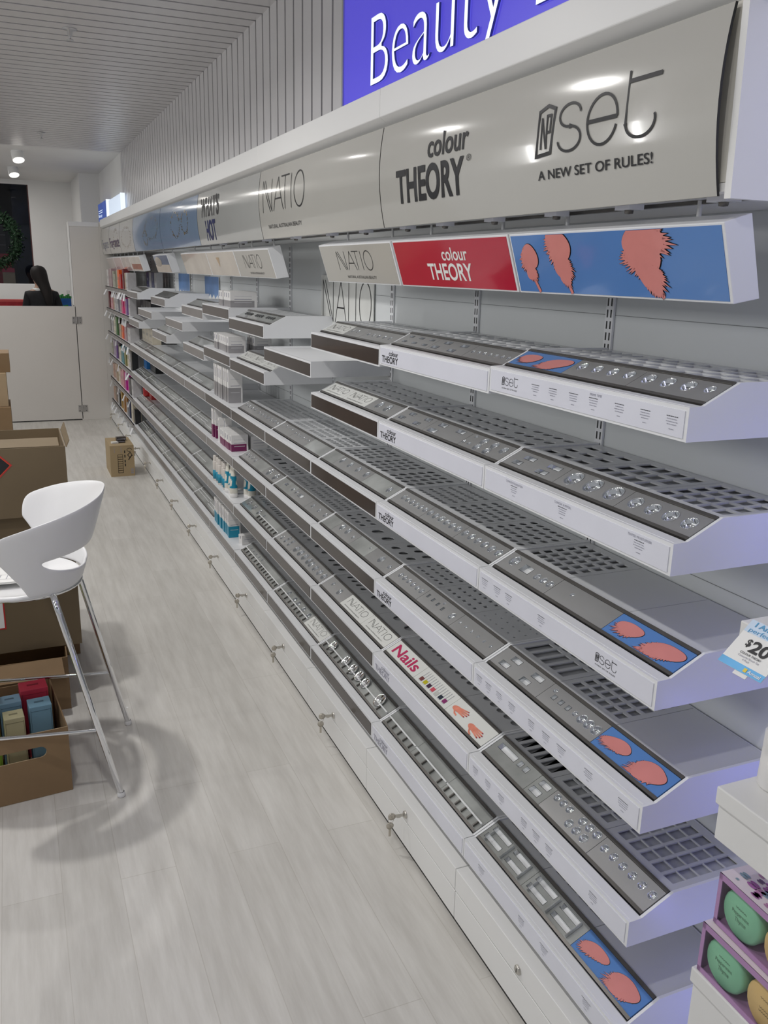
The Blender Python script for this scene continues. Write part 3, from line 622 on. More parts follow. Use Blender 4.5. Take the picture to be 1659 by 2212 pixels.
tray('D', 5, SZ[5], 'slope', 'dark', [dict(m='acrylic', h=row(2, 0.6, 0.014, 0.5, 0.9), extra=[ladder(4)]), dict(m='acrylic', h=row(3, 0.6, 0.014, 0.15, 0.85), extra=[ladder(5)])] + LB(), [('c', 3, 2, 0.012)] * 3, 'dark fronted tray with one pale name panel at right, bottom tray ' + bD)

# bay E
bE = 'beyond headerless bay'
def ticks(po, SL, ua, ub):
    for g_ in range(3):
        c = MB()
        for i in range(8):
            a = ua + (ub - ua) * (0.1 + 0.3 * g_ + 0.026 * i); c.hexa([SL(a, 0.034, 0.0004), SL(a + .003, 0.034, 0.0004), SL(a + .003, 0.05, 0.0004), SL(a, 0.05, 0.0004), SL(a, 0.034, 0.003), SL(a + .003, 0.034, 0.003), SL(a + .003, 0.05, 0.003), SL(a, 0.05, 0.003)], slotm if i % 2 else cupm)
        c.build('pencil_rack', po)
tray('E', 0, 1.332, 'slope', 'dark', [dict(m='acrylic', extra=[ticks])], [('r', 5, 4, 0.010, 0.012)] * 3, 'dark fronted tray with fine pencil racks, top tray ' + bE)
tray('E', 1, SZ[1], 'slope', 'dark', LB(3), [None], 'dark fronted tray with three pale name panels, second tray ' + bE)
tray('E', 2, SZ[2], 'slope', 'dark', [dict(h=row(4, 0.6, 0.0105, 0.15, 0.8)), dict(w=1.4, h=row(7, 0.55, 0.0095, 0.08, 0.95))], [('r', 6, 5, 0.009, 0.008)] * 3, 'dark fronted tray with a long row of oval cups, third tray ' + bE)
tray('E', 3, SZ[3], 'slope', 'dark', [dict(h=row(4, 0.55, 0.0105, 0.2, 0.9)), dict(m='acrylic', w=0.8), dict(h=row(2, 0.52, 0.0215, 0.3, 0.75))], [('r', 5, 4, 0.010, 0.011), ('r', 2, 2, 0.02, 0.02), ('r', 4, 4, 0.012, 0.011)], 'dark fronted tray with two very large cups, fourth tray ' + bE)
tray('E', 4, SZ[4], 'slope', 'dark', [dict(m='acrylic', h=row(3, 0.55, 0.0165, 0.25, 0.9)), dict(m='acrylic', w=1.2, h=[('c', 0.15, 0.6, 0.008)], extra=[ladder(7)])], [('r', 5, 4, 0.009, 0.011)] * 3, 'dark fronted tray with three cups and a divided rail, fifth tray ' + bE)
tray('E', 5, SZ[5], 'slope', 'dark', [dict(m='acrylic', h=row(5, 0.7, 0.007, 0.2, 0.85), extra=[ladder(6)]), dict(m='acrylic', extra=[ladder(8)])], [('r', 6, 2, 0.008, 0.012)] * 3, 'dark fronted tray with five tiny cups, bottom tray ' + bE)

# bay F: flat stock trays
zF = [1.37, 1.152, SZ[2], SZ[3], SZ[4], SZ[5]]
for k in range(6):
    tray('F', k, zF[k], 'product', 'dark' if k < 3 else 'grey', label='flat tray stocked with boxed skincare, %s of its bay' % ORD[k], name='stock_tray')
# bays G to K
names = {'G': 'just left of the stocked skincare bay', 'H': 'two bays left of the stocked skincare bay', 'I': 'three bays left of the stocked skincare bay', 'J': 'four bays left of the stocked skincare bay', 'K': 'in the bay beside the perfume shelves'}
def strips(k):
    def f(po, SL, ua, ub):
        rnd = random.Random(k); c = MB(); v = 0.02 + 0.02 * rnd.random()
        for j in range(rnd.randint(1, 2)):
            v2 = v + 0.016 * j
            c.hexa([SL(ua + .004, v2, 0.0004), SL(ub - .004, v2, 0.0004), SL(ub - .004, v2 + .003, 0.0004), SL(ua + .004, v2 + .003, 0.0004), SL(ua + .004, v2, 0.004), SL(ub - .004, v2, 0.004), SL(ub - .004, v2 + .003, 0.004), SL(ua + .004, v2 + .003, 0.004)], wellm)
        c.build('clear_rail', po)
    return f
for bay in 'GHIJK':
    for k in range(2, 6):
        tray(bay, k, SZ[k], 'slope', 'grey', [dict(m='acrylic', w=1 + 0.2 * (k % 2), extra=[strips(k * 7 + ord(bay))]), dict(m='acrylic', extra=([strips(k * 5 + ord(bay) + 1)] if k % 2 else []))], [None, None], 'grey fronted tray, %s, %s' % (('third', 'fourth', 'fifth', 'bottom')[k - 2] + ' down', names[bay]))
for bay, k, z, kind in (('G', 0, 1.338, 'slope'), ('G', 1, 1.122, 'slope'), ('I', 0, 1.35, 'slope'), ('I', 1, 1.115, 'slope'), ('K', 0, 1.352, 'slope'), ('K', 1, 1.125, 'slope'), ('H', 0, 1.235, 'flat'), ('J', 0, 1.235, 'flat')):
    tray(bay, k, z, kind, 'grey', [dict(m='acrylic')], [None], ('grey fronted tray, %s down, ' % ('top', 'second')[k] if kind == 'slope' else 'flat white tray at mid height, ') + names[bay])

# ------------------------------------------------------------------ canopy: soffit, cornice, curved signs
cn = empty('canopy', (0, 0, 0)); tag(cn, 'white canopy carrying the brand signs along the top of the shelves', 'canopy')
c = MB(); c.box(0.947, XW, 1.012, YEND, 1.722, 1.734, white); c.box(1.02, 1.03, 1.012, YEND, 1.716, 1.722, bronze); c.box(0.99, XW, 1.012, YEND, 1.734, 2.0, white); c.build('soffit', cn)
c = MB(); c.box(0.9465, 0.989, 1.0128, YEND, 1.7345, 1.966, mat('sign_backing', (0.66, 0.64, 0.58), 0.4, var=0.02)); c.build('sign_backing', cn)
c = MB(); c.prism_y([(0.945, 1.712), (XW, 1.712), (XW, 2.05), (0.935, 2.05)], 1.0, 1.0125, white); c.build('end_panel', cn)
cs = [0.4, 2.243, 3.467, 5.3, 7.25, YEND]
for i in range(5):
    c = MB(); a, b_ = cs[i] + 0.0007, cs[i + 1] - 0.0007
    c.prism_y([(0.92, 1.987), (0.95, 1.967), (1.0, 1.967), (1.0, 2.055), (0.92, 2.055)], a, b_, white); c.build('cornice', cn, bevel=0.002)
for i, yy in enumerate([1.06, 1.28, 1.5, 1.74, 1.98, 2.2, 2.5, 2.8, 3.2, 3.6, 4.0, 4.4]):
    c = MB(); c.box(0.975, 1.005, yy - 0.02, yy + 0.02, 1.7125, 1.7222, stripwhite); c.lathe([(0.0, 1.706), (0.007, 1.707), (0.008, 1.7125)], bronze, 10, (0.99, yy, 0)); c.build('bracket', cn)
HS = 0.247
def FX(v): t = v / HS; return 0.941 - 0.007 * t - 0.014 * 4 * t * (1 - t)
def fascia(y0, y1, m, label, draw=None):
    c = MB(); n = 10; ya, yb = y0 + 0.0015, y1 - 0.0015
    for w, flip in ((0.0, 0), (-0.004, 1)):
        V = []; 
        for j in range(n + 1):
            v = HS * j / n; V += [(FX(v) - w, ya, 1.716 + v), (FX(v) - w, yb, 1.716 + v)]
        c.add(V, [(2 * j, 2 * j + 2, 2 * j + 3, 2 * j + 1) if not flip else (2 * j + 1, 2 * j + 3, 2 * j + 2, 2 * j) for j in range(n)], m, True)
    e = MB()
    for yy in (ya, yb):
        V = []
        for j in range(n + 1): v = HS * j / n; V += [(FX(v) - 0.0006, yy, 1.716 + v), (FX(v) + 0.004, yy, 1.716 + v)]
        c.add(V, [(2 * j, 2 * j + 1, 2 * j + 3, 2 * j + 2) for j in range(n)], slotm)
    fn = lambda Y, Z, w=0.0: (FX(Z - 1.716) - 0.0016 - w, Y, Z)
    if draw: draw(c, fn)
    o = c.build('brand_sign'); tag(o, label, 'sign', 'curved glossy signs along the canopy'); return o
def d1(c, fn):
    text_on(c, fn, 'THEORY', 2.132, 1.768, 1.771, 0.072, black, 0.028); text_on(c, fn, 'colour', 1.951, 1.752, 1.860, 0.048, black, 0.016)
    text_on(c, fn, '®', 1.757, 1.735, 1.834, 0.012, black)
    setlogo(c, fn, 1.483, 1.145, 1.813, 0.077, black, 0.06, False)
    text_on(c, fn, 'A NEW SET OF RULES!', 1.476, 1.154, 1.772, 0.0155, black, 0.01)
fascia(1.02, 2.243, cream, 'long cream sign with two black brand logos, nearest the camera', d1)
fascia(2.243, 3.467, cream, 'cream sign with thin black capitals, second sign from the camera', lambda c, fn: natio(c, fn, 3.404, 2.89, 1.81, 0.113, black, 0.04, False) or text_on(c, fn, 'NATURAL AUSTRALIAN BEAUTY', 3.353, 2.943, 1.751, 0.013, black, 0.004))
def d3(c, fn):
    nb = mat('print_navy', (0.02, 0.025, 0.10), 0.35, var=0.2)
    text_on(c, fn, "WHAT'S", 4.60, 4.18, 1.848, 0.082, black, 0.03, -0.0); text_on(c, fn, 'HOT', 4.50, 4.27, 1.738, 0.085, nb, 0.03)
fascia(3.467, 4.691, mat('sign_cool', (0.48, 0.485, 0.47), 0.12, var=0.05, scale=2, coat=0.5), 'pale sign in bold slanted black capitals, third from the camera', d3)
skyb = mat('sign_skyblue', (0.26, 0.35, 0.50), 0.12, var=0.08, scale=2, coat=0.5); gold = mat('glitter_gold', (0.55, 0.42, 0.22), 0.25, metal=0.8, var=0.5, scale=80)
def rings(lst):
    def f(c, fn):
        rnd = random.Random(len(lst) * 3)
        for cy, cz, ry, rz in lst:
            for k in range(70):
                a = rnd.uniform(0, 6.283); q = rnd.uniform(0.86, 1.1); s_ = rnd.uniform(0.003, 0.007)
                y_, z_ = cy + ry * q * math.cos(a), cz + rz * q * math.sin(a)
                c.add([fn(y_ - s_, z_), fn(y_ + s_, z_), fn(y_ + s_, z_ + s_), fn(y_ - s_, z_ + s_)], [(0, 1, 2, 3)], gold)
    return f
fascia(4.691, 5.915, skyb, 'sky blue sign with gold glitter rings left of the slanted capitals', rings([(5.05, 1.84, 0.1, 0.06), (5.35, 1.84, 0.14, 0.07)]))
fascia(5.915, 7.25, skyb, 'sky blue sign with larger gold glitter wreath, farther along', rings([(6.3, 1.85, 0.3, 0.07), (6.6, 1.80, 0.1, 0.05)]))
gsign = mat('sign_grey', (0.48, 0.475, 0.46), 0.15, var=0.06, scale=2, coat=0.6)
fascia(7.25, 8.15, gsign, 'grey sign with a faint gold wreath beside the perfume sign', rings([(7.7, 1.83, 0.3, 0.08)]))
fascia(8.15, 9.0, gsign, 'grey sign lettered for perfumes in purple and black', lambda c, fn: text_on(c, fn, 'Fragrance', 8.96, 8.2, 1.77, 0.085, mat('print_purple', (0.06, 0.02, 0.09), 0.3, var=0.2), 0.01) or rings([(8.45, 1.84, 0.16, 0.08)])(c, fn))
fascia(9.0, YEND, gsign, 'farthest grey canopy sign with faint lettering by the end panel', lambda c, fn: text_on(c, fn, 'Fragrance', 9.65, 9.1, 1.77, 0.085, greyink))

# blue illuminated sign above the cornice
lb = empty('illuminated_sign', (0.985, 2.69, 2.0556)); tag(lb, 'illuminated violet blue sign with tall white letters above the canopy', 'sign')
bl_e = mat('lightbox_blue', (0.05, 0.045, 0.4), 0.35, var=0.03, scale=2, emit=(0.07, 0.055, 0.50), es=0.85); wl_e = mat('lightbox_letters', (0.8, 0.85, 0.9), 0.3, var=0.01, emit=(0.78, 0.9, 1.0), es=0.85)
c = MB(); c.box(0, 0.05, -2.3, 0, 0, 0.6, bl_e); c.build('sign_face', lb)
alu = mat('aluminium', (0.55, 0.55, 0.56), 0.3, metal=0.7, var=0.05)
c = MB(); c.box(-0.004, 0.05, 0.0, 0.012, 0, 0.6, alu); c.build('frame_edge', lb)
fl_ = lambda Y, Z, w=0: (-0.0012 - w, Y - 2.69, Z - 2.0556)
edge_m = mat('lightbox_edge', (0.10, 0.11, 0.35), 0.5, var=0.1)
for wd_, ya_, yb_ in (('Beauty', 2.455, 1.72), ('Living', 1.605, 0.95)):
    c = MB(); V, Fc, w_ = txt(wd_, -0.018); U = lambda x, y_, w: fl_(ya_ + x * (yb_ - ya_), 2.097 + y_ * 0.178, w)
    n = len(V); cnt = {}
    for f in Fc:
        for q in range(len(f)): e = (f[q], f[(q + 1) % len(f)]); cnt[tuple(sorted(e))] = cnt.get(tuple(sorted(e)), 0) + 1
    c.add([U(x, y_, 0.006) for x, y_ in V], Fc, wl_e)
    c.add([U(x, y_, 0.006) for x, y_ in V] + [U(x, y_, 0.0) for x, y_ in V], [(a, b_, b_ + n, a + n) for (a, b_), k in cnt.items() if k == 1], edge_m)
    c.build('lettering', lb)
# two small light boxes at the far end of the cornice
for nm, ya, yb, zb, m, lab in (('x', 8.12, 9.08, 2.205, mat('lightbox_white', (0.7, 0.75, 0.8), 0.4, var=0.02, emit=(0.55, 0.66, 0.82), es=0.75), 'plain white light box standing on the cornice at the far end'), ('y', 9.3, 10.15, 2.225, mat('lightbox_navy', (0.03, 0.07, 0.3), 0.4, var=0.3, scale=5, emit=(0.03, 0.08, 0.36), es=0.6), 'blue light box behind the white one on the cornice')):
    r = empty('light_box', (0.95, ya, 2.055)); tag(r, lab, 'light box', 'small light boxes on the far cornice')
    c = MB(); c.box(0, 0.035, 0.012, yb - ya, 0, zb - 2.055, m)
    if nm == 'y':
        fn = lambda Y, Z: (-0.002, Y - ya, Z - 2.055); text_on(c, fn, 'Beauty', 10.1, 9.75, 2.09, 0.03, wl_e)
        for zz in (2.13, 2.15): c.box(-0.0015, 0, 0.4, 0.8, zz - 2.055, zz - 2.05, wl_e)
    c.build('sign_face', r)
    c = MB(); c.box(-0.002, 0.037, 0, 0.012, 0, zb - 2.05, mat('lightbox_rim', (0.8, 0.85, 0.9), 0.4, var=0.01, emit=(0.8, 0.9, 1.0), es=0.9)); c.build('lit_rim', r)

# ------------------------------------------------------------------ tilted header boxes under the canopy
alu_ = mat('hanger_white', (0.7, 0.7, 0.7), 0.4, var=0.02)
def header(y0, y1, m, label, draw=None):
    A, B, Cc, Dd = (0.96, 1.682), (0.997, 1.5665), (1.047, 1.575), (1.011, 1.697)
    r = empty('header_box', (0, y0, 0)); tag(r, label, 'header box', 'tilted header boxes under the canopy'); L = y1 - y0
    c = MB(); c.prism_y([A, B, Cc, Dd], 0, L, traywhite); c.build('header_body', r, bevel=0.0015)
    ln = math.hypot(A[0] - B[0], A[1] - B[1]); ux, uz = (A[0] - B[0]) / ln, (A[1] - B[1]) / ln; nx, nz = -uz * -1 * -1, ux
    nx, nz = -uz, ux
    fn = lambda u, v, w=0.0: (B[0] + ux * (v + 0.004) + nx * (0.001 + w), L - 0.006 - u, B[1] + uz * (v + 0.004) + nz * (0.001 + w))
    c = MB(); wL, hL = L - 0.012, ln - 0.008
    c.add([fn(0, 0), fn(wL, 0), fn(wL, hL), fn(0, hL)], [(0, 1, 2, 3)], m)
    c.add([fn(0, 0, -.001), fn(wL, 0, -.001), fn(wL, hL, -.001), fn(0, hL, -.001)] + [fn(0, 0), fn(wL, 0), fn(wL, hL), fn(0, hL)], [(0, 1, 5, 4), (1, 2, 6, 5), (2, 3, 7, 6), (3, 0, 4, 7)], m)
    if draw: draw(c, fn, wL, hL)
    c.build('printed_face', r)
    for q in (0.2, 0.8):
        c = MB(); c.tube([(1.02, L * q, 1.688), (1.02, L * q, 1.7215)], 0.004, alu_, 8); c.build('hanger', r)
def hA(c, fn, w, h):
    plumes = [(0.10, 0.62, 0.030, 0.030, 3, 0.08, (-0.5, -0.5)), (0.098, 0.36, 0.018, 0.020, 4, 0.0, (0.5, -0.6)),
              (0.28, 0.80, 0.044, 0.036, 5, 0.03, (-0.6, -0.4)), (0.29, 0.48, 0.032, 0.028, 6, -0.1, (0.6, -0.5)), (0.297, 0.28, 0.017, 0.018, 7, 0, (0.3, -0.8)),
              (0.70, 0.84, 0.054, 0.034, 8, 0.0, (0.7, -0.3)), (0.69, 0.58, 0.049, 0.030, 9, 0.1, (-0.6, -0.5)), (0.71, 0.34, 0.036, 0.026, 10, -0.2, (0.5, -0.7)), (0.73, 0.17, 0.017, 0.017, 12, -0.2, (-0.3, -0.9))]
    for st_ in (((0.10, 0.3), (0.13, 0.0)), ((0.297, 0.25), (0.318, 0.0)), ((0.735, 0.15), (0.757, 0.0))):
        q = [(a * w, b_ * h) for a, b_ in st_]; c.shape(stroke(q, 0.0105), lambda u, v: fn(u, v, 0.0004), black); c.shape(stroke(q, 0.008), lambda u, v: fn(u, v, 0.0007), salmon)
    for m in (black, salmon):
        for q_, (cu, cv, ru, rv, sd, tl, ln) in enumerate(plumes): feather(c, fn, cu * w, cv * h, ru, rv, 0, w, 0, h - .0005, tl, None, sd, 0.0004 + (0.00035 if m is salmon else 0.0) + q_ * 0.00003, ln, m)
header(1.022, 1.626, blueprint, 'white header box with blue face and salmon feathers, nearest the camera', hA)
def hB(c, fn, w, h):
    text_on(c, lambda u, v: fn(u, v, 0.0005), 'THEORY', 0.31 * w, 0.70 * w, 0.16 * h, 0.34 * h, paper, 0.02); text_on(c, lambda u, v: fn(u, v, 0.0005), 'colour', 0.465 * w, 0.685 * w, 0.58 * h, 0.26 * h, paper, 0.012)
header(1.632, 2.237, redprint, 'header box with glossy red face and white lettering', hB)
def hN(c, fn, w, h):
    natio(c, lambda u, v: fn(u, v, 0.0005), 0.25 * w, 0.74 * w, 0.34 * h, 0.5 * h, black, 0.05, False); text_on(c, lambda u, v: fn(u, v, 0.0005), 'NATURAL AUSTRALIAN BEAUTY', 0.34 * w, 0.74 * w, 0.11 * h, 0.075 * h, black)
header(2.249, 2.853, cream, 'cream header box with thin black capitals, right beside the red one', hN)
header(3.48, 4.075, cream, 'cream header box with thin black capitals, left of the empty gap', hN)
beige = mat('print_beige', (0.66, 0.60, 0.53), 0.15, var=0.1, scale=5, coat=0.6); rosem = mat('print_rose', (0.60, 0.50, 0.47), 0.15, var=0.2, scale=6, coat=0.5)
tan = mat('print_tan', (0.55, 0.40, 0.25), 0.3, var=0.2)
def hF(c, fn, w, h): feather_cone = [(0.34 * w, 0.78 * h), (0.46 * w, 0.78 * h), (0.40 * w, 0.35 * h)]; c.shape((feather_cone, [(0, 1, 2)]), lambda u, v: fn(u, v, 0.0005), tan)
header(4.082, 4.688, beige, 'beige header box with a small tan cone picture', hF)
header(4.695, 5.42, beige, 'plain beige header box left of the cone picture', None)
def hI(c, fn, w, h):
    c.shape((rect(0, 0.0, w, 0.45 * h), [(0, 1, 2, 3)]), lambda u, v: fn(u, v, 0.0005), mat('print_sand', (0.52, 0.46, 0.40), 0.3, var=0.1, scale=9)); c.shape(fill2d([arc(0.28 * w, 0.62 * h, 0.24 * w, 0.3 * h, 0, 360, 14)[:-1]]), lambda u, v: fn(u, v, 0.0008), beige)
header(5.93, 6.53, mat('print_slate', (0.25, 0.30, 0.42), 0.15, var=0.1, coat=0.5), 'header box with blue and sand picture, standing alone farther along', hI)
def hK(c, fn, w, h): c.shape((rect(0.1 * w, 0.1 * h, 0.95 * w, 0.5 * h), [(0, 1, 2, 3)]), lambda u, v: fn(u, v, 0.0005), mat('print_terracotta', (0.33, 0.13, 0.09), 0.3, var=0.2))
header(7.25, 7.9, beige, 'header box with terracotta picture beside the perfume shelves', hK)
for i, (a, b_) in enumerate(((7.91, 8.49), (8.51, 9.09), (9.11, 9.7))):
    header(a, b_, rosem if i != 1 else mat('print_pink', (0.62, 0.42, 0.42), 0.15, var=0.15, coat=0.5), ('pale rose header box, nearest of three over the perfume shelves', 'pink header box, middle of three over the perfume shelves', 'pale rose header box, farthest of three over the perfume shelves')[i])

# ------------------------------------------------------------------ posters on the back panel
c = MB(); c.box(XW - 0.006, XW - 0.002, 3.02, 3.61, 1.235, 1.585, natiolab)
fnp = lambda Y, Z: (XW - 0.0066, Y, Z)
natio(c, fnp, 3.585, 3.04, 1.40, 0.165, black, 0.036, False); text_on(c, fnp, 'NATURAL AUSTRALIAN BEAUTY', 3.56, 3.09, 1.345, 0.012, greyink)
tag(c.build('brand_poster'), 'white poster with thin black capitals on the back panel behind the gap', 'poster')
for i, (ya, yb, za, zb, lab) in enumerate(((5.62, 6.05, 1.39, 1.55, 'blue poster on the back panel, nearer of the two'), (6.6, 7.05, 1.39, 1.56, 'blue poster on the back panel, farther of the two'))):
    c = MB(); c.box(XW - 0.006, XW - 0.002, ya, yb, za - 0.1, zb, paper); c.box(XW - 0.007, XW - 0.006, ya, yb, za + 0.02, zb, mat('poster_blue', (0.13, 0.25, 0.5), 0.3, var=0.15, scale=8))
    c.shape(fill2d([[(yb, za + 0.02)] + [(yb - (yb - ya) * k / 12, za + 0.02 + 0.03 * (k % 3) / 2) for k in range(13)] + [(ya, za - 0.02), (yb, za - 0.02)]]), lambda Y, Z: (XW - 0.0075, Y, Z), paper)
    tag(c.build('picture_poster'), lab, 'poster', 'blue posters on the back panel')

# ------------------------------------------------------------------ stock in bay F
yF0, yF1 = BY[5], BY[6]
pk = mat('carton_white', (0.80, 0.79, 0.78), 0.4, var=0.02, scale=20); pkside = mat('carton_side', (0.62, 0.62, 0.64), 0.4, var=0.06, scale=40)
def pbox(name, w, d, h, band, bm, seed=0):   # w along y, d along x, origin bottom centre front
    r = MB(); r.box(0, d, -w / 2, w / 2, 0, h, pk)
    if band: r.box(-0.0005, d * 0.9, -w / 2 - 0.0003, w / 2 + 0.0003, 0.0005, h * band, bm)
    for k in range(3): r.box(d * 0.15, d * 0.8, -w / 2 - 0.0005, -w / 2, h * (0.3 + 0.2 * k), h * (0.3 + 0.2 * k) + 0.0025, greyink if k == 1 else pkside)
    r.box(-0.0007, 0, -w * 0.1, w * 0.12, h * 0.62, h * 0.9, greyink)
    return r.build(name)
silver = mat('band_silver', (0.36, 0.35, 0.36), 0.3, var=0.1, metal=0.3); purple = mat('band_purple', (0.17, 0.015, 0.09), 0.35, var=0.1); teal = mat('band_teal', (0.012, 0.27, 0.42), 0.35, var=0.08)
def stock(proto_args, positions, labels, cat, group, name):
    p0 = None
    for i, (pos, lab) in enumerate(zip(positions, labels)):
        if p0 is None: p0 = pbox(name, *proto_args); o = p0
        else: o = p0.copy(); COL.objects.link(o)
        o.location = pos[:3]; o.rotation_euler = (0, 0, pos[3] if len(pos) > 3 else 0)
        tag(o, lab, cat, group)
def rowpos(n, y_first, dy, x, z): return [(x + random.uniform(-.003, .003), y_first - dy * i, z, random.uniform(-.04, .04)) for i in range(n)]
z1 = zF[0] + 0.0556
stock((0.050, 0.13, 0.072, 0.42, silver), rowpos(5, 4.41, 0.056, 0.965, z1), ['silver banded white box, %s from the left on the top stock tray' % ORDN[i] for i in range(5)], 'box', 'squat boxes on the top stock tray', 'skincare_box')
z2 = zF[1] + 0.0556
stock((0.040, 0.085, 0.078, 0.45, silver), rowpos(7, 4.50, 0.048, 0.957, z2), ['silver banded small white box, %s from the left on the second stock tray' % ORDN[i] for i in range(7)], 'box', 'small boxes on the second stock tray', 'skincare_box')
stock((0.040, 0.085, 0.078, 0.45, silver), rowpos(3, 4.30, 0.055, 1.08, z2), ['white box in the back row of the second stock tray'] * 3, 'box', 'back row of small boxes on the second stock tray', 'skincare_box')
z3 = zF[2] + 0.0556
stock((0.030, 0.07, 0.165, 0.45, silver), rowpos(8, 4.55, 0.044, 0.957, z3), ['tall slim white box, %s from the left on the third stock tray' % ORDN[i] for i in range(8)], 'box', 'tall boxes on the third stock tray', 'skincare_box')
z4 = zF[3] + 0.0556
stock((0.034, 0.036, 0.155, 0.45, purple), [(0.955, 4.62, z4, 0.05), (0.96, 4.575, z4, -.05)], ['tall purple based white box, farther of the pair on the fourth stock tray', 'tall purple based white box, nearer of the pair on the fourth stock tray'], 'box', 'tall purple based boxes', 'skincare_box')
stock((0.030, 0.034, 0.125, 0.0, purple), [(0.957, 4.475, z4, 0), (0.985, 4.455, z4, .05)], ['slim plain white box in front, beside the purple banded cubes', 'slim plain white box behind another, beside the purple banded cubes'], 'box', 'slim plain boxes on the fourth stock tray', 'skincare_box')
stock((0.046, 0.085, 0.082, 0.45, purple), rowpos(5, 4.41, 0.0495, 0.955, z4), ['purple banded white cube box, %s from the left on the fourth stock tray' % ORDN[i] for i in range(5)], 'box', 'purple banded cubes on the fourth stock tray', 'skincare_box')
stock((0.046, 0.085, 0.07, 0.0, purple), rowpos(4, 4.37, 0.05, 1.06, z4), ['plain white box in the back row behind the purple banded cubes'] * 4, 'box', 'back row behind the purple banded cubes', 'skincare_box')
z6 = zF[5] + 0.0556
stock((0.026, 0.062, 0.135, 0.45, teal), rowpos(10, 4.63, 0.037, 0.955, z6), ['blue based slim white box, %s from the left on the bottom stock tray' % ORDN[i] for i in range(10)], 'box', 'blue based boxes on the bottom stock tray', 'skincare_box')
stock((0.04, 0.08, 0.05, 0.0, teal), [(0.985, 4.16, z6, 0.2)], ['small white box lying beside the blue based boxes'], 'box', None, 'skincare_box')
# tubes on the fifth tray
z5 = zF[4] + 0.0552
tubew = mat('tube_cream', (0.78, 0.76, 0.68), 0.35, var=0.03, scale=20); tubec = mat('bottle_clear', (0.66, 0.62, 0.58), 0.2, var=0.08, scale=20)
def make_bottle():
    r = empty('lotion_bottle'); c = MB(); c.lathe([(0, 0), (0.018, 0), (0.019, 0.004), (0.019, 0.105), (0.016, 0.112), (0.0, 0.113)], tubec, 16); c.build('bottle_body', r)
    c = MB(); c.lathe([(0.0192, 0.012), (0.0194, 0.012), (0.0194, 0.06), (0.0192, 0.06)], teal, 16); c.build('label_band', r)
    c = MB(); c.lathe([(0.0165, 0.113), (0.0165, 0.136), (0.015, 0.139), (0, 0.139)], tubec, 16); c.build('cap', r); return r
def make_tube():
    r = empty('lotion_tube'); c = MB(); n = 16; V = []; 
    prof = [(0.020, 0.020, 0.022), (0.021, 0.021, 0.03), (0.0215, 0.019, 0.075), (0.0215, 0.012, 0.12), (0.0215, 0.002, 0.158), (0.0215, 0.0015, 0.168)]
    def ring(a, b_, z): return [(b_ * math.cos(2 * math.pi * k / n), a * math.sin(2 * math.pi * k / n), z) for k in range(n)]
    for a, b_, z in prof: V += ring(a, b_, z)
    c.add(V, [(j * n + k, j * n + (k + 1) % n, (j + 1) * n + (k + 1) % n, (j + 1) * n + k) for j in range(5) for k in range(n)], tubew, True); c.build('tube_body', r)
    c = MB(); V = ring(0.0219, 0.0205, 0.05) + ring(0.0221, 0.014, 0.112); c.add(V, [(k, (k + 1) % n, n + (k + 1) % n, n + k) for k in range(n)], teal, True); c.build('label_band', r)
    c = MB(); c.lathe([(0, 0), (0.019, 0), (0.0205, 0.003), (0.0205, 0.022), (0, 0.0225)], pk, 16); c.build('cap', r); return r
b0 = make_bottle(); t0 = make_tube()
for i, (x, y) in enumerate(((0.965, 4.60), (0.97, 4.545), (0.967, 4.49), (0.975, 4.435), (0.97, 4.385))):
    o = b0 if i == 0 else copy_tree(b0); o.location = (x, y, z5); tag(o, 'clear lotion bottle with blue band, %s from the left on the fifth stock tray' % ORDN[i], 'bottle', 'blue banded bottles on the fifth stock tray')
for i, (x, y) in enumerate(((0.968, 4.325), (0.975, 4.27), (0.968, 4.21), (1.03, 4.17), (1.04, 4.125), (1.10, 4.15), (1.10, 4.10))):
    o = t0 if i == 0 else copy_tree(t0); o.location = (x, y, z5 + 0.0003)
    tag(o, ('cream and blue tube standing on its cap, %s in front on the fifth stock tray' % ORDN[i]) if i < 3 else ('cream and blue tube in the back rows, %s from the left' % ORDN[i - 3]), 'tube', 'cream and blue tubes on the fifth stock tray')

# ------------------------------------------------------------------ perfume shelves L to N
CN = {'mauve': (0.42, 0.30, 0.32), 'white': (0.72, 0.70, 0.69), 'sage': (0.38, 0.38, 0.30), 'orange': (0.80, 0.13, 0.02), 'red': (0.45, 0.03, 0.03), 'tan': (0.45, 0.33, 0.22), 'maroon': (0.16, 0.03, 0.04), 'pink': (0.62, 0.30, 0.33),
      'silver': (0.52, 0.51, 0.52), 'navy': (0.03, 0.04, 0.10), 'hot pink': (0.66, 0.05, 0.20), 'violet': (0.22, 0.12, 0.33), 'black': (0.02, 0.02, 0.022), 'cream': (0.66, 0.60, 0.48), 'green': (0.10, 0.20, 0.08), 'lilac': (0.45, 0.38, 0.47),
      'teal': (0.01, 0.20, 0.25), 'olive': (0.22, 0.21, 0.06), 'peach': (0.60, 0.40, 0.32), 'magenta': (0.50, 0.01, 0.28), 'gold': (0.42, 0.26, 0.07), 'brown': (0.15, 0.09, 0.06), 'amber': (0.36, 0.17, 0.05), 'grey': (0.30, 0.30, 0.31)}
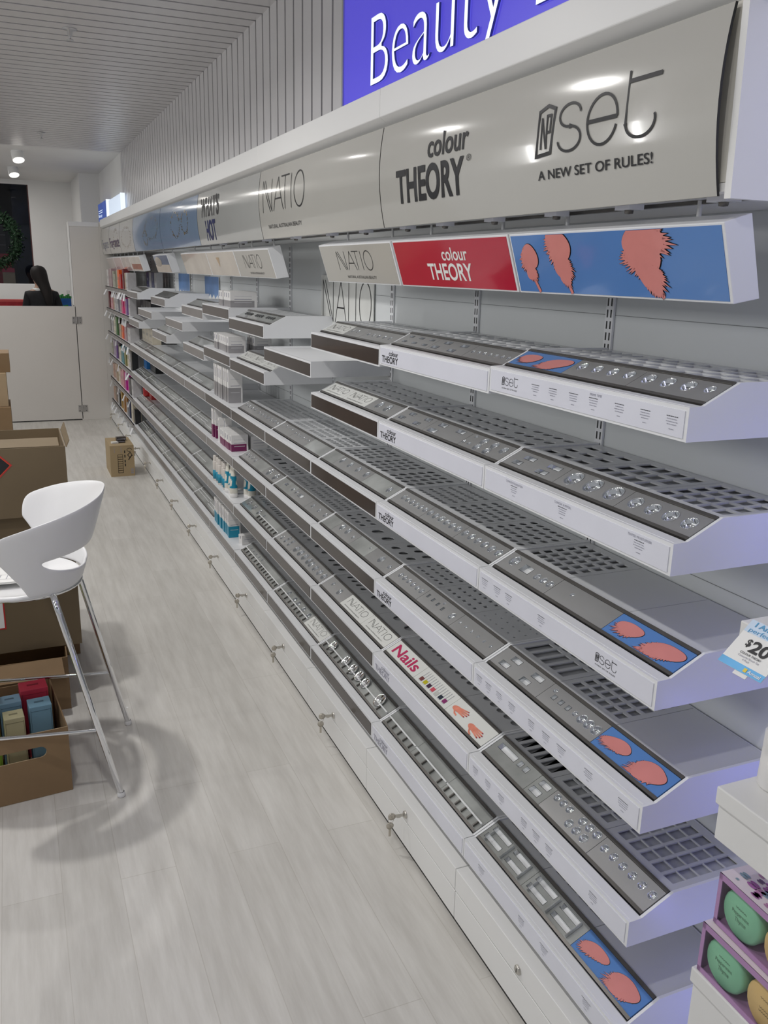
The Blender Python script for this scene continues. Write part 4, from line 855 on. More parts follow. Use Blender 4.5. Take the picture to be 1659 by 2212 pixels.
ROWS = [['white', 'mauve', 'mauve', 'sage', 'sage', 'sage', 'orange', 'red', 'maroon', 'tan', 'silver'],
        ['maroon', 'pink', 'pink', 'tan', 'silver', 'silver', 'navy', 'mauve', 'hot pink', 'hot pink', 'violet', 'silver'],
        ['black', 'silver', 'cream', 'cream', 'green', 'black', 'tan', 'orange', 'red', 'mauve', 'silver', 'silver'],
        ['sage', 'lilac', 'lilac', 'violet', 'black', 'cream', 'teal', 'teal', 'olive', 'cream', 'silver', 'black'],
        ['peach', 'peach', 'tan', 'cream', 'pink', 'pink', 'magenta', 'magenta', 'black', 'silver'],
        ['peach', 'tan', 'brown', 'silver', 'black', 'gold', 'gold', 'amber', 'amber', 'grey', 'navy', 'black', 'cream', 'black']]
def perf(name, w, d, h, cn):
    m = mat('perfume_' + cn.replace(' ', '_'), CN[cn], 0.3, var=0.12, scale=15); dk = mat('perfume_trim_' + cn.replace(' ', '_'), tuple(min(1, c_ * 0.5 + 0.12) for c_ in CN[cn]), 0.35, var=0.1)
    r = empty(name); c = MB(); c.box(0, d, -w / 2, w / 2, 0, h, m); c.build('carton', r, bevel=0.001)
    c = MB(); c.box(-0.0006, 0, -w * 0.33, w * 0.33, h * 0.45, h * 0.62, dk); c.box(-0.0006, 0, -w * 0.4, w * 0.4, h * 0.12, h * 0.16, dk); c.build('label', r); return r
SHN = ['top', 'second', 'third', 'fourth', 'fifth', 'bottom']
for k in range(6):
    for j in range(3):
        y0, y1 = BY[11 + j] + .001, BY[12 + j] - .001
        r = empty('perfume_shelf', (XF, y0, SZ[k])); L = y1 - y0
        tag(r, '%s perfume shelf, %s of its three bays from the end panel' % (SHN[k], ('third', 'second', 'first')[j]), 'shelf', 'white perfume shelves by the end panel')
        c = MB(); c.box(0, XW - XF - .002, 0, L, 0.034, 0.044, traywhite); c.box(0, 0.006, 0, L, 0, 0.044, traywhite); c.box(0.006, XW - XF - .002, 0, 0.006, 0.0, 0.034, traywhite); c.build('shelf_board', r)
        c = MB(); c.box(-0.0015, 0, 0.004, L - 0.004, 0.006, 0.04, stripgrey); c.build('ticket_strip', r)
    n = len(ROWS[k]); y = 9.68; span = (9.68 - 7.93) / n; cnt = {}
    for i, cn_ in enumerate(ROWS[k]):
        rnd = random.Random(k * 40 + i); w = span * rnd.uniform(0.62, 0.9); h = rnd.uniform(0.12, 0.178); d = rnd.uniform(0.05, 0.09)
        o = perf('perfume_box', w, d, h, cn_); o.location = (XF + 0.012 + rnd.uniform(0, 0.012), y - span * (i + 0.5), SZ[k] + 0.0443)
        tag(o, '%s perfume box, %s from the left on the %s perfume shelf' % (cn_, ORDN[i], SHN[k]), 'perfume box', 'perfume boxes on the %s shelf' % SHN[k])
    # a back row of plain boxes
tagm = mat('price_tag', (0.80, 0.81, 0.83), 0.4, var=0.04, scale=30)
c = MB(); c.box(-0.012, 0.0, -0.004, 0.004, -0.002, 0.0, tagm); c.hexa([(-0.012, -0.016, -0.06), (-0.026, -0.016, -0.06), (-0.026, 0.016, -0.06), (-0.012, 0.016, -0.06), (-0.0105, -0.016, 0), (-0.012, -0.016, 0), (-0.012, 0.016, 0), (-0.0105, 0.016, 0)], tagm)
c.box(-0.0175, -0.0165, -0.01, 0.01, -0.03, -0.024, greyink)
tg0 = c.build('price_tag'); first = True
TG = [[9.5, 9.0, 8.9, 8.8, 8.66, 8.5, 8.36, 8.28, 8.13, 8.02], [9.6, 9.2, 9.05, 8.85, 8.5, 8.25, 8.15, 8.04, 7.95], [9.6, 9.3, 8.85, 8.3, 8.22, 8.12, 8.02, 7.95], [9.6, 9.3, 8.8, 8.2, 8.0], [9.5, 8.9, 8.4, 8.0], [9.6, 9.4, 9.2, 8.9, 8.6, 8.3, 8.1, 7.95]]
for k in range(6):
    for y in TG[k]:
        o = tg0 if first else tg0.copy()
        if not first: COL.objects.link(o)
        first = False; o.location = (XF - 0.0015, y, SZ[k] + 0.012); o.rotation_euler = (0, random.uniform(-0.1, 0.35), random.uniform(-0.3, 0.3))
        tag(o, 'small white price tag hanging from the edge of the %s perfume shelf' % SHN[k], 'price tag', 'price tags on the %s perfume shelf' % SHN[k])
# boxes on the deck of bay K and J
yK0, yK1 = BY[10], BY[11]
def pb(cn_, w, d, h, x, y, z, lab, grp=None):
    o = perf('perfume_box', w, d, h, cn_); o.location = (x, y, z); tag(o, lab, 'perfume box', grp)
zt = lambda z: z + 0.0866
for i in range(4): pb('grey' if i % 2 else 'navy', 0.12, 0.05, 0.12, 1.10, 7.82 - i * 0.145, zt(1.352), 'dark perfume box, %s from the left on the top tray beside the perfume shelves' % ORDN[i], 'dark boxes beside the perfume shelves')
for i in range(4): pb('black', 0.14, 0.08, 0.12, 1.04, 7.81 - i * 0.15, zt(1.125), 'black perfume box, %s from the left on the second tray beside the perfume shelves' % ORDN[i], 'black boxes beside the perfume shelves')
for i in range(3): pb('cream', 0.19, 0.07, 0.125, 1.04, 7.78 - i * 0.2, zt(SZ[2]), 'beige perfume box, %s from the left beside the perfume shelves' % ORDN[i], 'beige boxes beside the perfume shelves')
CN['bright blue'] = (0.03, 0.20, 0.55)
pb('bright blue', 0.16, 0.06, 0.15, 1.04, 7.78, zt(SZ[3]), 'bright blue perfume box on the fourth tray beside the perfume shelves')
pb('black', 0.3, 0.06, 0.14, 1.06, 7.48, zt(SZ[3]), 'wide black perfume box right of the bright blue one')
pb('red', 0.12, 0.07, 0.12, 1.04, 7.56, zt(SZ[4]), 'red perfume box right of the red flask')
pb('navy', 0.3, 0.07, 0.14, 1.05, 7.7, zt(SZ[5]), 'navy perfume box on the bottom tray beside the perfume shelves')
r = empty('perfume_flask', (1.06, 7.75, zt(SZ[4]))); tag(r, 'red perfume flask with black cap beside the perfume shelves', 'flask')
c = MB(); c.lathe([(0, 0), (0.05, 0), (0.056, 0.01), (0.056, 0.07), (0.04, 0.085), (0.02, 0.09)], mat('flask_red', (0.42, 0.012, 0.015), 0.15, var=0.1), 18); c.build('flask_body', r)
c = MB(); c.lathe([(0.02, 0.09), (0.028, 0.09), (0.03, 0.125), (0, 0.128)], black, 14); c.build('cap', r)

# ------------------------------------------------------------------ ceiling fittings
lampm = mat('lamp_glow', (1, 1, 1), 0.3, var=0.01, emit=(1.0, 0.95, 0.87), es=3)
for i, (x, y) in enumerate(((0.17, 8.75), (0.145, 10.2))):
    r = empty('spotlight', (x, y, CEIL)); tag(r, 'white tilted ceiling spotlight, %s of the two' % ('nearer', 'farther')[i], 'spotlight', 'white spotlights on the far ceiling')
    c = MB(); c.tube([(0, 0, 0), (0, 0, -0.035)], 0.012, white, 10); c.lathe([(0.0, 0), (0.03, 0), (0.03, -0.006), (0, -0.006)], white, 14); c.build('mount', r)
    d = Vector((0.10, -0.36, -0.8)).normalized(); c = MB(); c.tube([Vector((0, 0.03, -0.03)) - d * 0.03, Vector((0, 0.03, -0.03)) + d * 0.055], 0.052, white, 18); c.build('lamp_head', r)
    c = MB(); p = Vector((0, 0.03, -0.03)) + d * 0.0555; c.tube([p, p + d * 0.004], 0.046, lampm, 18); c.build('lamp_glass', r)
    lamp('spotlight_beam', 'SPOT', Vector((x, y, CEIL)) + p + d * 0.02, 1.5, (1, 0.94, 0.85), 0.02, aim=Vector((x, y, CEIL)) + p + d, spot=1.9)
for i, (x, y) in enumerate(((0.328, 4.257), (0.325, 7.5))):
    c = MB(); c.lathe([(0.0, 0.0), (0.03, 0.0), (0.03, -0.004), (0.011, -0.006), (0.009, -0.028), (0.004, -0.03), (0.004, -0.04), (0.014, -0.042), (0.014, -0.044), (0, -0.045)], alu, 14)
    o = c.build('sprinkler', None, (x, y, CEIL)); tag(o, 'metal fire sprinkler in the slatted ceiling, %s' % ('nearer the camera', 'farther from the camera')[i], 'sprinkler', 'ceiling sprinklers')

# ------------------------------------------------------------------ bar stool
ctr = Vector((0.0, 2.755, 0)); fwd = Vector((-0.986, 0.165, 0)); lef = Vector((-0.165, -0.986, 0))
shellm = mat('stool_plastic', (0.80, 0.80, 0.805), 0.3, var=0.01, scale=4)
st = empty('bar_stool', ctr, math.atan2(fwd.y, fwd.x)); tag(st, 'white moulded bar stool with wraparound back on chrome legs', 'bar stool')
# local: x forward, y left (towards the camera)
ZS = 0.675
def zs_(t): return t
c = MB(); nth = 48; rows = []
def ang(i): return math.radians(-118 + 236 * i / nth)      # 0 = straight back
def lo(th):   # height of seat-rim
    k = abs(math.degrees(th)); return ZS + 0.075 * max(0, math.cos(math.radians(min(k * 1.25, 90)))) ** 1.0 
def bandlo(th):
    k = min(1, abs(math.degrees(th)) / 62.0); return ZS + 0.075 + (0.045) * (1 - 0.0 * k) - 0.02 * (1 - k) * 0
def top(th): k = abs(math.degrees(th)); return 0.946 - 0.085 * min(1.1, k / 105) ** 1.6 - 0.05 * max(0.0, (k - 96) / 22) ** 2
def rad(th, z):
    base = 0.170 + 0.02 * abs(math.sin(th)); return base + 0.30 * (z - ZS) - 0.25 * max(0, z - 0.87) * 0 
def pt(th, z):
    k = abs(math.degrees(th)); t = (z - ZS) / (0.9 - ZS)
    lim = math.radians(78 + 38 * max(0, min(1, t)))
    tt = max(-lim, min(lim, th * lim / math.radians(118)))
    r_ = rad(tt, z); return (-r_ * math.cos(tt) + 0.028, r_ * 1.06 * math.sin(tt), z)
open_ = math.radians(84)    # in grid angle units, half width of the opening
grid = []
for i in range(nth + 1):
    th = ang(i); k = min(1.0, abs(th) / open_); e = math.sqrt(max(0.0, 1 - k * k))
    zmid = 0.772; za = zmid - 0.056 * e; zb = zmid + 0.012 * e
    zt_ = top(th); colz = [ZS - 0.01, ZS + 0.02, (ZS + 0.02 + za) / 2, za, zb, zb + (zt_ - zb) * 0.33, zb + (zt_ - zb) * 0.66, zt_]
    grid.append([pt(th, z) for z in colz])
V = [p for g_ in grid for p in g_]; nz_ = 8; fs = []
for i in range(nth):
    for j in range(nz_ - 1):
        if j == 3 and abs(ang(i)) < open_ and abs(ang(i + 1)) < open_: continue
        if j == 3: 
            pass
        fs.append((i * nz_ + j, (i + 1) * nz_ + j, (i + 1) * nz_ + j + 1, i * nz_ + j + 1))
c.add(V, fs, shellm, True)
o = c.build('shell_back', st)
md = o.modifiers.new('weld', 'WELD'); md.merge_threshold = 0.0008
md = o.modifiers.new('solid', 'SOLIDIFY'); md.thickness = 0.009; md.offset = 0.0
md = o.modifiers.new('sub', 'SUBSURF'); md.levels = 1; md.render_levels = 2
c = MB(); n = 40; V = [(0.045, 0, ZS - 0.012)]; rings_ = [(0.35, -0.012), (0.7, -0.008), (0.92, 0.0), (1.0, 0.004)]
for q, dz in rings_:
    for k in range(n):
        a = 2 * math.pi * k / n; x = math.cos(a); y_ = math.sin(a)
        rx = 0.205 if x > 0 else 0.185; V.append((0.045 + q * rx * x, q * 0.198 * y_, ZS - 0.006 + dz - (0.02 * q ** 3 * max(0, x) ** 2)))
fs = [(0, 1 + k, 1 + (k + 1) % n) for k in range(n)]
for j in range(3):
    for k in range(n): fs.append((1 + j * n + k, 1 + (j + 1) * n + k, 1 + (j + 1) * n + (k + 1) % n, 1 + j * n + (k + 1) % n))
c.add(V, fs, shellm, True); o = c.build('seat', st)
md = o.modifiers.new('solid', 'SOLIDIFY'); md.thickness = 0.016; md.offset = -1; md = o.modifiers.new('sub', 'SUBSURF'); md.levels = 1; md.render_levels = 2
def loc(p): d = Vector(p) - ctr; return (d.dot(fwd), d.dot(lef), p[2])
fb = [loc((0.194, 2.494, 0)), loc((0.269, 2.943, 0))]; tops = [loc((0.052, 2.555, 0.64)), loc((0.134, 2.85, 0.625))]
fr = [(-fb[1][0] + 0.02, fb[0][1], 0), (-fb[1][0] + 0.02, fb[1][1], 0)]; ftop = [(0.13, tops[0][1], 0.64), (0.13, tops[1][1], 0.64)]
for (f_, t_) in ((fb[0], tops[0]), (fb[1], tops[1]), (fr[0], ftop[0]), (fr[1], ftop[1])):
    c = MB(); f_ = Vector(f_); t_ = Vector(t_); d = (t_ - f_).normalized(); inn = Vector((t_.x * 0.72, t_.y * 0.55, 0.655))
    pts = [f_ + Vector((0, 0, 0.012)), f_ + d * 0.3, t_ - d * 0.03]
    p0, p1 = t_ - d * 0.03, inn; ctl = t_ + d * 0.02
    for i in range(1, 8):
        t = i / 8; pts.append(p0 * (1 - t) ** 2 + ctl * 2 * t * (1 - t) + p1 * t * t)
    pts.append(inn); c.tube(pts, 0.0095, chrome, 14); lg = c.build('leg', st)
    c = MB(); c.lathe([(0, 0), (0.010, 0), (0.0125, 0.004), (0.0125, 0.012), (0.0105, 0.018)], shellm, 14, (f_.x, f_.y, 0)); c.build('foot_cap', lg)
def onleg(f_, t_, z): k = z / t_[2]; return tuple(f_[i] + (t_[i] - f_[i]) * k for i in range(2)) + (z,)
for a, b_, z in (((fb[0], tops[0]), (fr[0], ftop[0]), 0.231), ((fb[1], tops[1]), (fr[1], ftop[1]), 0.231)):
    c = MB(); c.tube([onleg(*a, z), onleg(*b_, z)], 0.0058, chrome, 10); c.build('footrest', st)
c = MB(); c.tube([(0.035 + 0.17 * math.cos(a), 0.165 * math.sin(a), ZS - 0.024) for a in [2 * math.pi * k / 32 for k in range(33)]], 0.008, chrome, 10, False); c.build('seat_ring', st)
pp = MB(); pr_ = [(0.0, -0.13), (0.25, -0.10), (0.24, 0.11), (-0.0, 0.08)]
for j in range(3):
    z = ZS - 0.0035 + 0.0022 * j; dx = 0.006 * j
    pp.hexa([(x + dx, y_, z) for x, y_ in pr_] + [(x + dx, y_, z + 0.0016) for x, y_ in pr_], paper)
pz = ZS - 0.0035 + 0.0022 * 2 + 0.0019
for k in range(9): pp.add([(0.05 + 0.02 * k, 0.02, pz), (0.052 + 0.02 * k, 0.02, pz), (0.052 + 0.02 * k, 0.06, pz), (0.05 + 0.02 * k, 0.06, pz)], [(0, 1, 2, 3)], greyink)
for yy in (0.02, 0.06, -0.05, -0.07): pp.add([(0.0, yy, pz), (0.24, yy, pz), (0.24, yy + 0.0015, pz), (0.0, yy + 0.0015, pz)], [(0, 1, 2, 3)], greyink)
po = pp.build('paper_sheets', None, (ctr.x, ctr.y, 0.004), (0, 0, math.atan2(fwd.y, fwd.x))); tag(po, 'printed paper sheets lying on the seat of the white bar stool', 'papers')

# ------------------------------------------------------------------ cartons on the left
card = mat('cardboard', (0.24, 0.155, 0.08), 0.75, var=0.08, scale=6, bump=0.05); cardl = mat('cardboard_inner', (0.42, 0.31, 0.19), 0.8, var=0.06, scale=6); cardd = mat('cardboard_taupe', (0.165, 0.122, 0.07), 0.7, var=0.06, scale=4)
def carton(name, x0, x1, y0, y1, z0, z1, m, label, flaps=(), rz=0, piv=None, top=True, group=None):
    r = empty(name, (x1, y0, z0), rz); tag(r, label, 'carton', group or 'brown cartons'); X, Y, Z = x0 - x1, y1 - y0, z1 - z0; t = 0.004
    c = MB(); c.box(X, 0, 0, t, 0, Z, m); c.box(X, 0, Y - t, Y, 0, Z, m); c.box(X, X + t, t, Y - t, 0, Z, m); c.box(-t, 0, t, Y - t, 0, Z, m); c.box(X + t, -t, t, Y - t, 0, t, cardl)
    if top: c.box(X + 0.001, -0.001, 0.001, Y - 0.001, Z - 0.002, Z + 0.002, m)
    c.build('carton_body', r)
    for f in flaps:
        c = MB(); P = [Vector(p) for p in f]; nn = (P[1] - P[0]).cross(P[3] - P[0]).normalized() * 0.003
        c.hexa([p for p in P] + [p + nn for p in P], m if len(f) == 4 else m); c.build('flap', r)
    return r
d_ = carton('carton', -0.45, 0.088, 3.14, 3.5, 0, 0.21, card, 'brown carton on the floor, bottom of the stack behind the stool', flaps=[((-0.5, -0.002, 0.205), (-0.02, -0.002, 0.212), (-0.015, -0.06, 0.165), (-0.5, -0.06, 0.16))], top=False)
e_ = carton('carton', -0.45, 0.147, 3.24, 3.62, 0.2135, 0.735, cardd, 'large taupe carton in the middle of the stack behind the stool')
c = MB(); c.box(-0.40, -0.262, -0.0012, -0.0004, 0.10, 0.27, paper); c.box(-0.405, -0.257, -0.0008, -0.0002, 0.095, 0.275, mat('label_red', (0.5, 0.03, 0.03), 0.5, var=0.1)); c.build('shipping_label', e_)
carton('carton', -0.5, 0.155, 3.63, 3.92, 0, 0.50, card, 'brown carton standing behind the stack near the stool')
g_ = carton('carton', -0.45, 0.138, 3.2, 3.58, 0.737, 0.985, cardd, 'open taupe carton with orange warning diamond, top of the stack', flaps=[((0.002, 0.0, 0.245), (0.002, 0.36, 0.245), (0.016, 0.36, 0.275), (0.014, 0.01, 0.268)), ((-0.56, 0.02, 0.247), (-0.02, 0.005, 0.247), (-0.02, 0.09, 0.262), (-0.56, 0.1, 0.262))], top=False)
c = MB(); dm = mat('warn_orange', (0.85, 0.12, 0.02), 0.5, var=0.05)
DC = (-0.243, 0.19)
def dia(r_): return [(DC[0] - r_, -0.0012, DC[1]), (DC[0], -0.0012, DC[1] - r_), (DC[0] + r_, -0.0012, DC[1]), (DC[0], -0.0012, DC[1] + r_)]
c.add([(x, -0.0006, z) for x, _, z in dia(0.066)], [(0, 1, 2, 3)], mat('label_red', (0.5, 0.03, 0.03), 0.5)); c.add([(x, -0.0009, z) for x, _, z in dia(0.060)], [(0, 1, 2, 3)], dm)
c.add([(DC[0] + 0.022, -0.0014, DC[1] - 0.036), (DC[0] + 0.058, -0.0014, DC[1]), (DC[0] + 0.022, -0.0014, DC[1] + 0.036)], [(0, 1, 2)], black)
c.build('warning_diamond', g_)
fb_ = carton('open_carton', -0.42, 0.057, 2.585, 2.95, 0.001, 0.223, card, 'open brown carton holding boxed products beside the stool', rz=math.radians(5.8), top=False)
# replace its front by one with a hand slot
body = [o for o in fb_.children if o.name.startswith('carton_body')][0]
c = MB(); X = -0.477; Y = 0.365; Z = 0.222; t = 0.004
sl = arc(-0.20, 0.155, 0.018, 0.018, 90, 270, 8) + arc(-0.085, 0.155, 0.018, 0.018, -90, 90, 8)
lp = [rect(X, 0, 0, Z), sl]
c.shape(fill2d(lp), lambda a, b_: (a, 0, b_), card); c.shape(fill2d(lp), lambda a, b_: (a, t, b_), card)
for l_ in lp: n = len(l_); c.add([(a, 0, b_) for a, b_ in l_] + [(a, t, b_) for a, b_ in l_], [(q, (q + 1) % n, n + (q + 1) % n, n + q) for q in range(n)], cardl)
c.box(X, 0, Y - t, Y, 0, Z, card); c.box(X, X + t, t, Y - t, 0, Z, card); c.box(-t, 0, t, Y - t, 0, Z, card); c.box(X + t, -t, t, Y - t, 0, t, cardl)
c.build('carton_body', fb_); bpy.data.objects.remove(body)
def soap(x, y, w, d, h, col, lab, rz=0.1, z0=0.0055):
    m = mat('giftbox_' + lab.split()[0], col, 0.45, var=0.06, scale=12); r = empty('gift_box', (x, y, z0), rz); tag(r, lab, 'box', 'boxed products in the open carton')
    c = MB(); c.box(-w / 2, w / 2, -d / 2, d / 2, 0, h, m); c.build('box_body', r, bevel=0.0015)
    dk = mat('giftline_' + lab.split()[0], tuple(q * 0.45 for q in col), 0.5, var=0.1); c = MB()
    for a, b_ in ((-1, 0), (1, 0)): c.box(a * w * 0.44 - .0006, a * w * 0.44 + .0006, -d / 2 - 0.0006, -d / 2, h * 0.05, h * 0.95, dk)
    for z in (0.05, 0.93): c.box(-w * 0.44, w * 0.44, -d / 2 - 0.0006, -d / 2, h * z, h * z + 0.0012, dk)
    c.box(-w * 0.2, w * 0.2, -d / 2 - 0.0006, -d / 2, h * 0.55, h * 0.57, dk); c.box(-w * 0.25, w * 0.25, -d / 2 - 0.0006, -d / 2, h * 0.48, h * 0.50, dk); c.box(-w * 0.22, w * 0.2, -d * 0.05, d * 0.1, h, h + 0.0006, dk); c.build('printed_lines', r)
soap(-0.035, 2.86, 0.085, 0.07, 0.245, (0.50, 0.035, 0.07), 'red gift box at the back corner of the open carton')
soap(-0.020, 2.755, 0.068, 0.065, 0.232, (0.20, 0.36, 0.47), 'blue gift box at the right side of the open carton')
soap(-0.108, 2.80, 0.066, 0.06, 0.235, (0.22, 0.36, 0.48), 'blue gift box between the green and red ones in the carton'.replace('blue', 'sky-blue', 1))
soap(-0.098, 2.715, 0.06, 0.06, 0.222, (0.50, 0.46, 0.28), 'cream gift box at the front of the open carton')
soap(-0.19, 2.78, 0.085, 0.12, 0.25, (0.27, 0.45, 0.06), 'green gift box at the left of the open carton')
# far carton stack at the very left
carton('carton', -0.5, -0.05, 5.4, 5.75, 0, 0.40, card, 'lowest brown carton of the far stack at the left edge')
carton('carton', -0.5, -0.045, 5.4, 5.75, 0.403, 0.80, card, 'middle brown carton of the far stack at the left edge', flaps=[((0.001, 0.0, 0.15), (0.001, 0.3, 0.15), (0.07, 0.3, -0.12), (0.05, 0.0, -0.16))])
carton('carton', -0.5, -0.055, 5.45, 5.75, 0.803, 0.99, cardl, 'pale carton third up in the far stack at the left edge')
carton('carton', -0.5, -0.03, 5.5, 5.75, 0.993, 1.10, card, 'topmost brown carton of the far stack at the left edge')
# printed carton on the floor by the plinth
r = carton('carton', 0.625, 0.807, 6.94, 7.30, 0, 0.245, mat('cardboard_light', (0.40, 0.30, 0.17), 0.7, var=0.06, scale=6), 'small printed brown carton on the floor by the plinth')
c = MB(); fnb = lambda x, z: (x, -0.001, z)
for k in range(8): c.shape(stroke([(-0.125, 0.03 + 0.018 * k), (-0.088, 0.03 + 0.018 * k), (-0.088, 0.048 + 0.018 * k), (-0.125, 0.048 + 0.018 * k)], 0.003, True), fnb, black)
for z in (0.08, 0.11, 0.15, 0.185): c.add([fnb(-0.075, z), fnb(-0.067, z), fnb(-0.067, z + 0.022), fnb(-0.075, z + 0.022)], [(0, 1, 2, 3)], black)
c.shape(stroke(arc(-0.035, 0.21, 0.018, 0.014, 0, 300, 12), 0.003), fnb, black); c.shape(stroke([(-0.05, 0.17), (-0.03, 0.19), (-0.015, 0.165), (-0.035, 0.15)], 0.005, True), fnb, black); c.shape(stroke([(-0.045, 0.13), (-0.02, 0.165)], 0.006), fnb, black)
for z in (0.02, 0.035, 0.05): c.add([fnb(-0.03, z), fnb(-0.01, z), fnb(-0.01, z + 0.008), fnb(-0.03, z + 0.008)], [(0, 1, 2, 3)], greyink)
for x in (-0.15, -0.1): c.add([fnb(x, 0.19), fnb(x + 0.003, 0.19), fnb(x + 0.003, 0.235), fnb(x, 0.235)], [(0, 1, 2, 3)], greyink)
c.build('printing', r)
for i, (x, y, w, d, h, m, lab) in enumerate(((0.675, 7.05, 0.05, 0.04, 0.012, paper, 'small white packet on the printed carton'), (0.725, 7.08, 0.06, 0.05, 0.02, black, 'black packet on the printed carton'), (0.735, 7.16, 0.075, 0.04, 0.03, bronze, 'dark brown box at the back of the printed carton'))):
    c = MB(); c.box(-w / 2, w / 2, -d / 2, d / 2, 0, h, m); c.box(-w / 2 + .004, w / 2 - .004, -d / 2 - 0.0006, -d / 2, h * 0.3, h * 0.6, greyink); o = c.build('packet', None, (x, y, 0.2473), (0, 0, 0.1)); tag(o, lab, 'packet', 'packets on the printed carton')
c = MB(); c.hexa([(0, 0, 0), (0.022, 0.006, 0), (0.022, 0.018, 0), (0, 0.012, 0), (0, 0, 0.001), (0.022, 0.006, 0.001), (0.022, 0.018, 0.001), (0, 0.012, 0.001)], paper)
for k in range(3): c.add([(0.004 + .005 * k, 0.005, 0.0013), (0.007 + .005 * k, 0.006, 0.0013), (0.007 + .005 * k, 0.011, 0.0013), (0.004 + .005 * k, 0.010, 0.0013)], [(0, 1, 2, 3)], greyink)
tag(c.build('sticker', None, (0.262, 3.06, 0.0003)), 'small white sticker on the floor near the stool leg', 'sticker')

# ------------------------------------------------------------------ right foreground: neighbouring display blocks, gift sets
boxm = mat('display_white', (0.76, 0.76, 0.75), 0.32, var=0.015, scale=5)
c = MB(); c.box(1.12, XW + 0.004, 0.2, 0.78, 0, 1.7, boxm); tag(c.build('display_column', bevel=0.002), 'white column carrying the display blocks at the right edge', 'column')
def dblock(z0, zl, z1, label, nm='display_block', xr=1.12, ye=0.835):
    r = empty(nm, (0.9, 0.35, z0)); tag(r, label, 'display block', 'white display blocks at the right edge'); L = ye - 0.35
    c = MB(); c.box(0.004, xr - 0.9, 0, L - 0.004, 0, zl - z0, boxm); c.build('block_body', r, bevel=0.0015)
    c = MB(); c.box(0, xr - 0.9, 0, L, zl - z0, z1 - z0, boxm); c.build('block_lid', r, bevel=0.002)
    return r
dblock(0.798, 0.856, 0.884, 'white lidded display block under the lotion bottle at the right edge')
dblock(0.45, 0.535, 0.562, 'white lidded display block carrying the macaroon gift sets')
dblock(1.117, 1.119, 1.146, 'thin white display block behind the dollar price ticket')
lil = mat('gift_lilac', (0.42, 0.24, 0.45), 0.35, var=0.05, scale=10); pat = mat('gift_pattern', (0.74, 0.66, 0.70), 0.35, var=0.03, scale=10)
clr = bpy.data.materials.new('clear_window'); clr.use_nodes = True; g = clr.node_tree; g.nodes.clear()
o_ = g.nodes.new('ShaderNodeOutputMaterial'); mixs = g.nodes.new('ShaderNodeMixShader'); tr = g.nodes.new('ShaderNodeBsdfTransparent'); gs = g.nodes.new('ShaderNodeBsdfGlossy'); gs.inputs['Roughness'].default_value = 0.08; mixs.inputs[0].default_value = 0.06
g.links.new(tr.outputs[0], mixs.inputs[1]); g.links.new(gs.outputs[0], mixs.inputs[2]); g.links.new(mixs.outputs[0], o_.inputs[0])
def giftset(x, y, z, rz, label, seed):
    r = empty('gift_set', (x, y, z), rz); tag(r, label, 'gift set', 'macaroon gift sets at the right edge'); Dp, L, Hh, t = 0.085, 0.30, 0.088, 0.0015; b_ = 0.007
    c = MB(); c.box(0, Dp, -L, 0, 0, t, lil); c.box(0, Dp, -L, 0, Hh - t, Hh, pat); c.box(Dp - t, Dp, -L, 0, t, Hh - t, lil); c.box(0, Dp, -t, 0, t, Hh - t, lil); c.box(0, Dp, -L, -L + t, t, Hh - t, lil)
    for a in (t, Hh - t - b_): c.box(-0.0008, 0.0008, -L, 0, a - t, a + b_ + (t if a > 0.02 else 0), lil)
    c.box(-0.0008, 0.0008, -b_, 0.0, 0, Hh, lil)
    rnd = random.Random(seed); cols = [mat('macaron_a', (0.35, 0.12, 0.33), 0.5), mat('macaron_b', (0.16, 0.10, 0.18), 0.5), mat('macaron_c', (0.25, 0.35, 0.42), 0.5), mat('macaron_d', (0.45, 0.22, 0.38), 0.5)]
    for k in range(46):
        px, py = rnd.uniform(0.011, Dp - 0.011), -rnd.uniform(0.012, L - 0.012); q = rnd.choice((0.003, 0.0055, 0.0075, 0.009)); an = rnd.uniform(-0.5, 0.5); m = rnd.choice(cols)
        for e in ((0.35, 0.5), (-0.35, 0.5)):
            c.add([(px + q * e[0] + q * 0.42 * math.sin(a_) , py + q * 1.1 * math.cos(a_) , Hh + 0.0005) for a_ in [2 * math.pi * i / 10 for i in range(10)]], [tuple(range(9, -1, -1))], m)
    c.build('carton', r)
    c = MB(); c.add([(0.0003, -L + t, t + b_), (0.0003, -b_, t + b_), (0.0003, -b_, Hh - t - b_), (0.0003, -L + t, Hh - t - b_)], [(0, 1, 2, 3)], clr); c.build('clear_window', r)
    for i, (cl, nm) in enumerate((((0.22, 0.52, 0.33), 'green'), ((0.62, 0.43, 0.17), 'yellow'), ((0.60, 0.15, 0.08), 'coral'))):
        m = mat('soap_' + nm, cl, 0.45, var=0.06, scale=20); cy = -0.046 - 0.083 * i; rr = 0.0385
        c = MB(); c.lathe([(0, 0.004), (rr - 0.004, 0.004), (rr, 0.008), (rr, 0.026), (rr - 0.006, 0.034), (0, 0.036)], m, 26, (0, cy, 0.0015 + rr + 0.001), 0)
        dk = mat('soapink_' + nm, tuple(q * 0.35 for q in cl), 0.5); f2 = lambda u, v: (0.0034, cy - u, 0.0415 + v)
        if nm == 'green': text_on(c, f2, 'Peppermint', -0.017, 0.017, 0.000, 0.006, dk); text_on(c, f2, 'Thyme', -0.010, 0.012, -0.011, 0.007, dk)
        for q, zz in enumerate((0.012, -0.004, -0.010) if nm != 'green' else (0.012,)): c.shape(stroke([(-0.011 + 0.0011 * k, zz + 0.0012 * math.sin(k * 1.9 + q)) for k in range(21)], 0.0007), f2, dk)
        s_ = c.build('round_soap', r); s_['label'] = nm + ' round soap'
giftset(0.905, 0.828, 0.5625, -0.02, 'lilac gift set of round soaps, lower of the two stacked', 3)
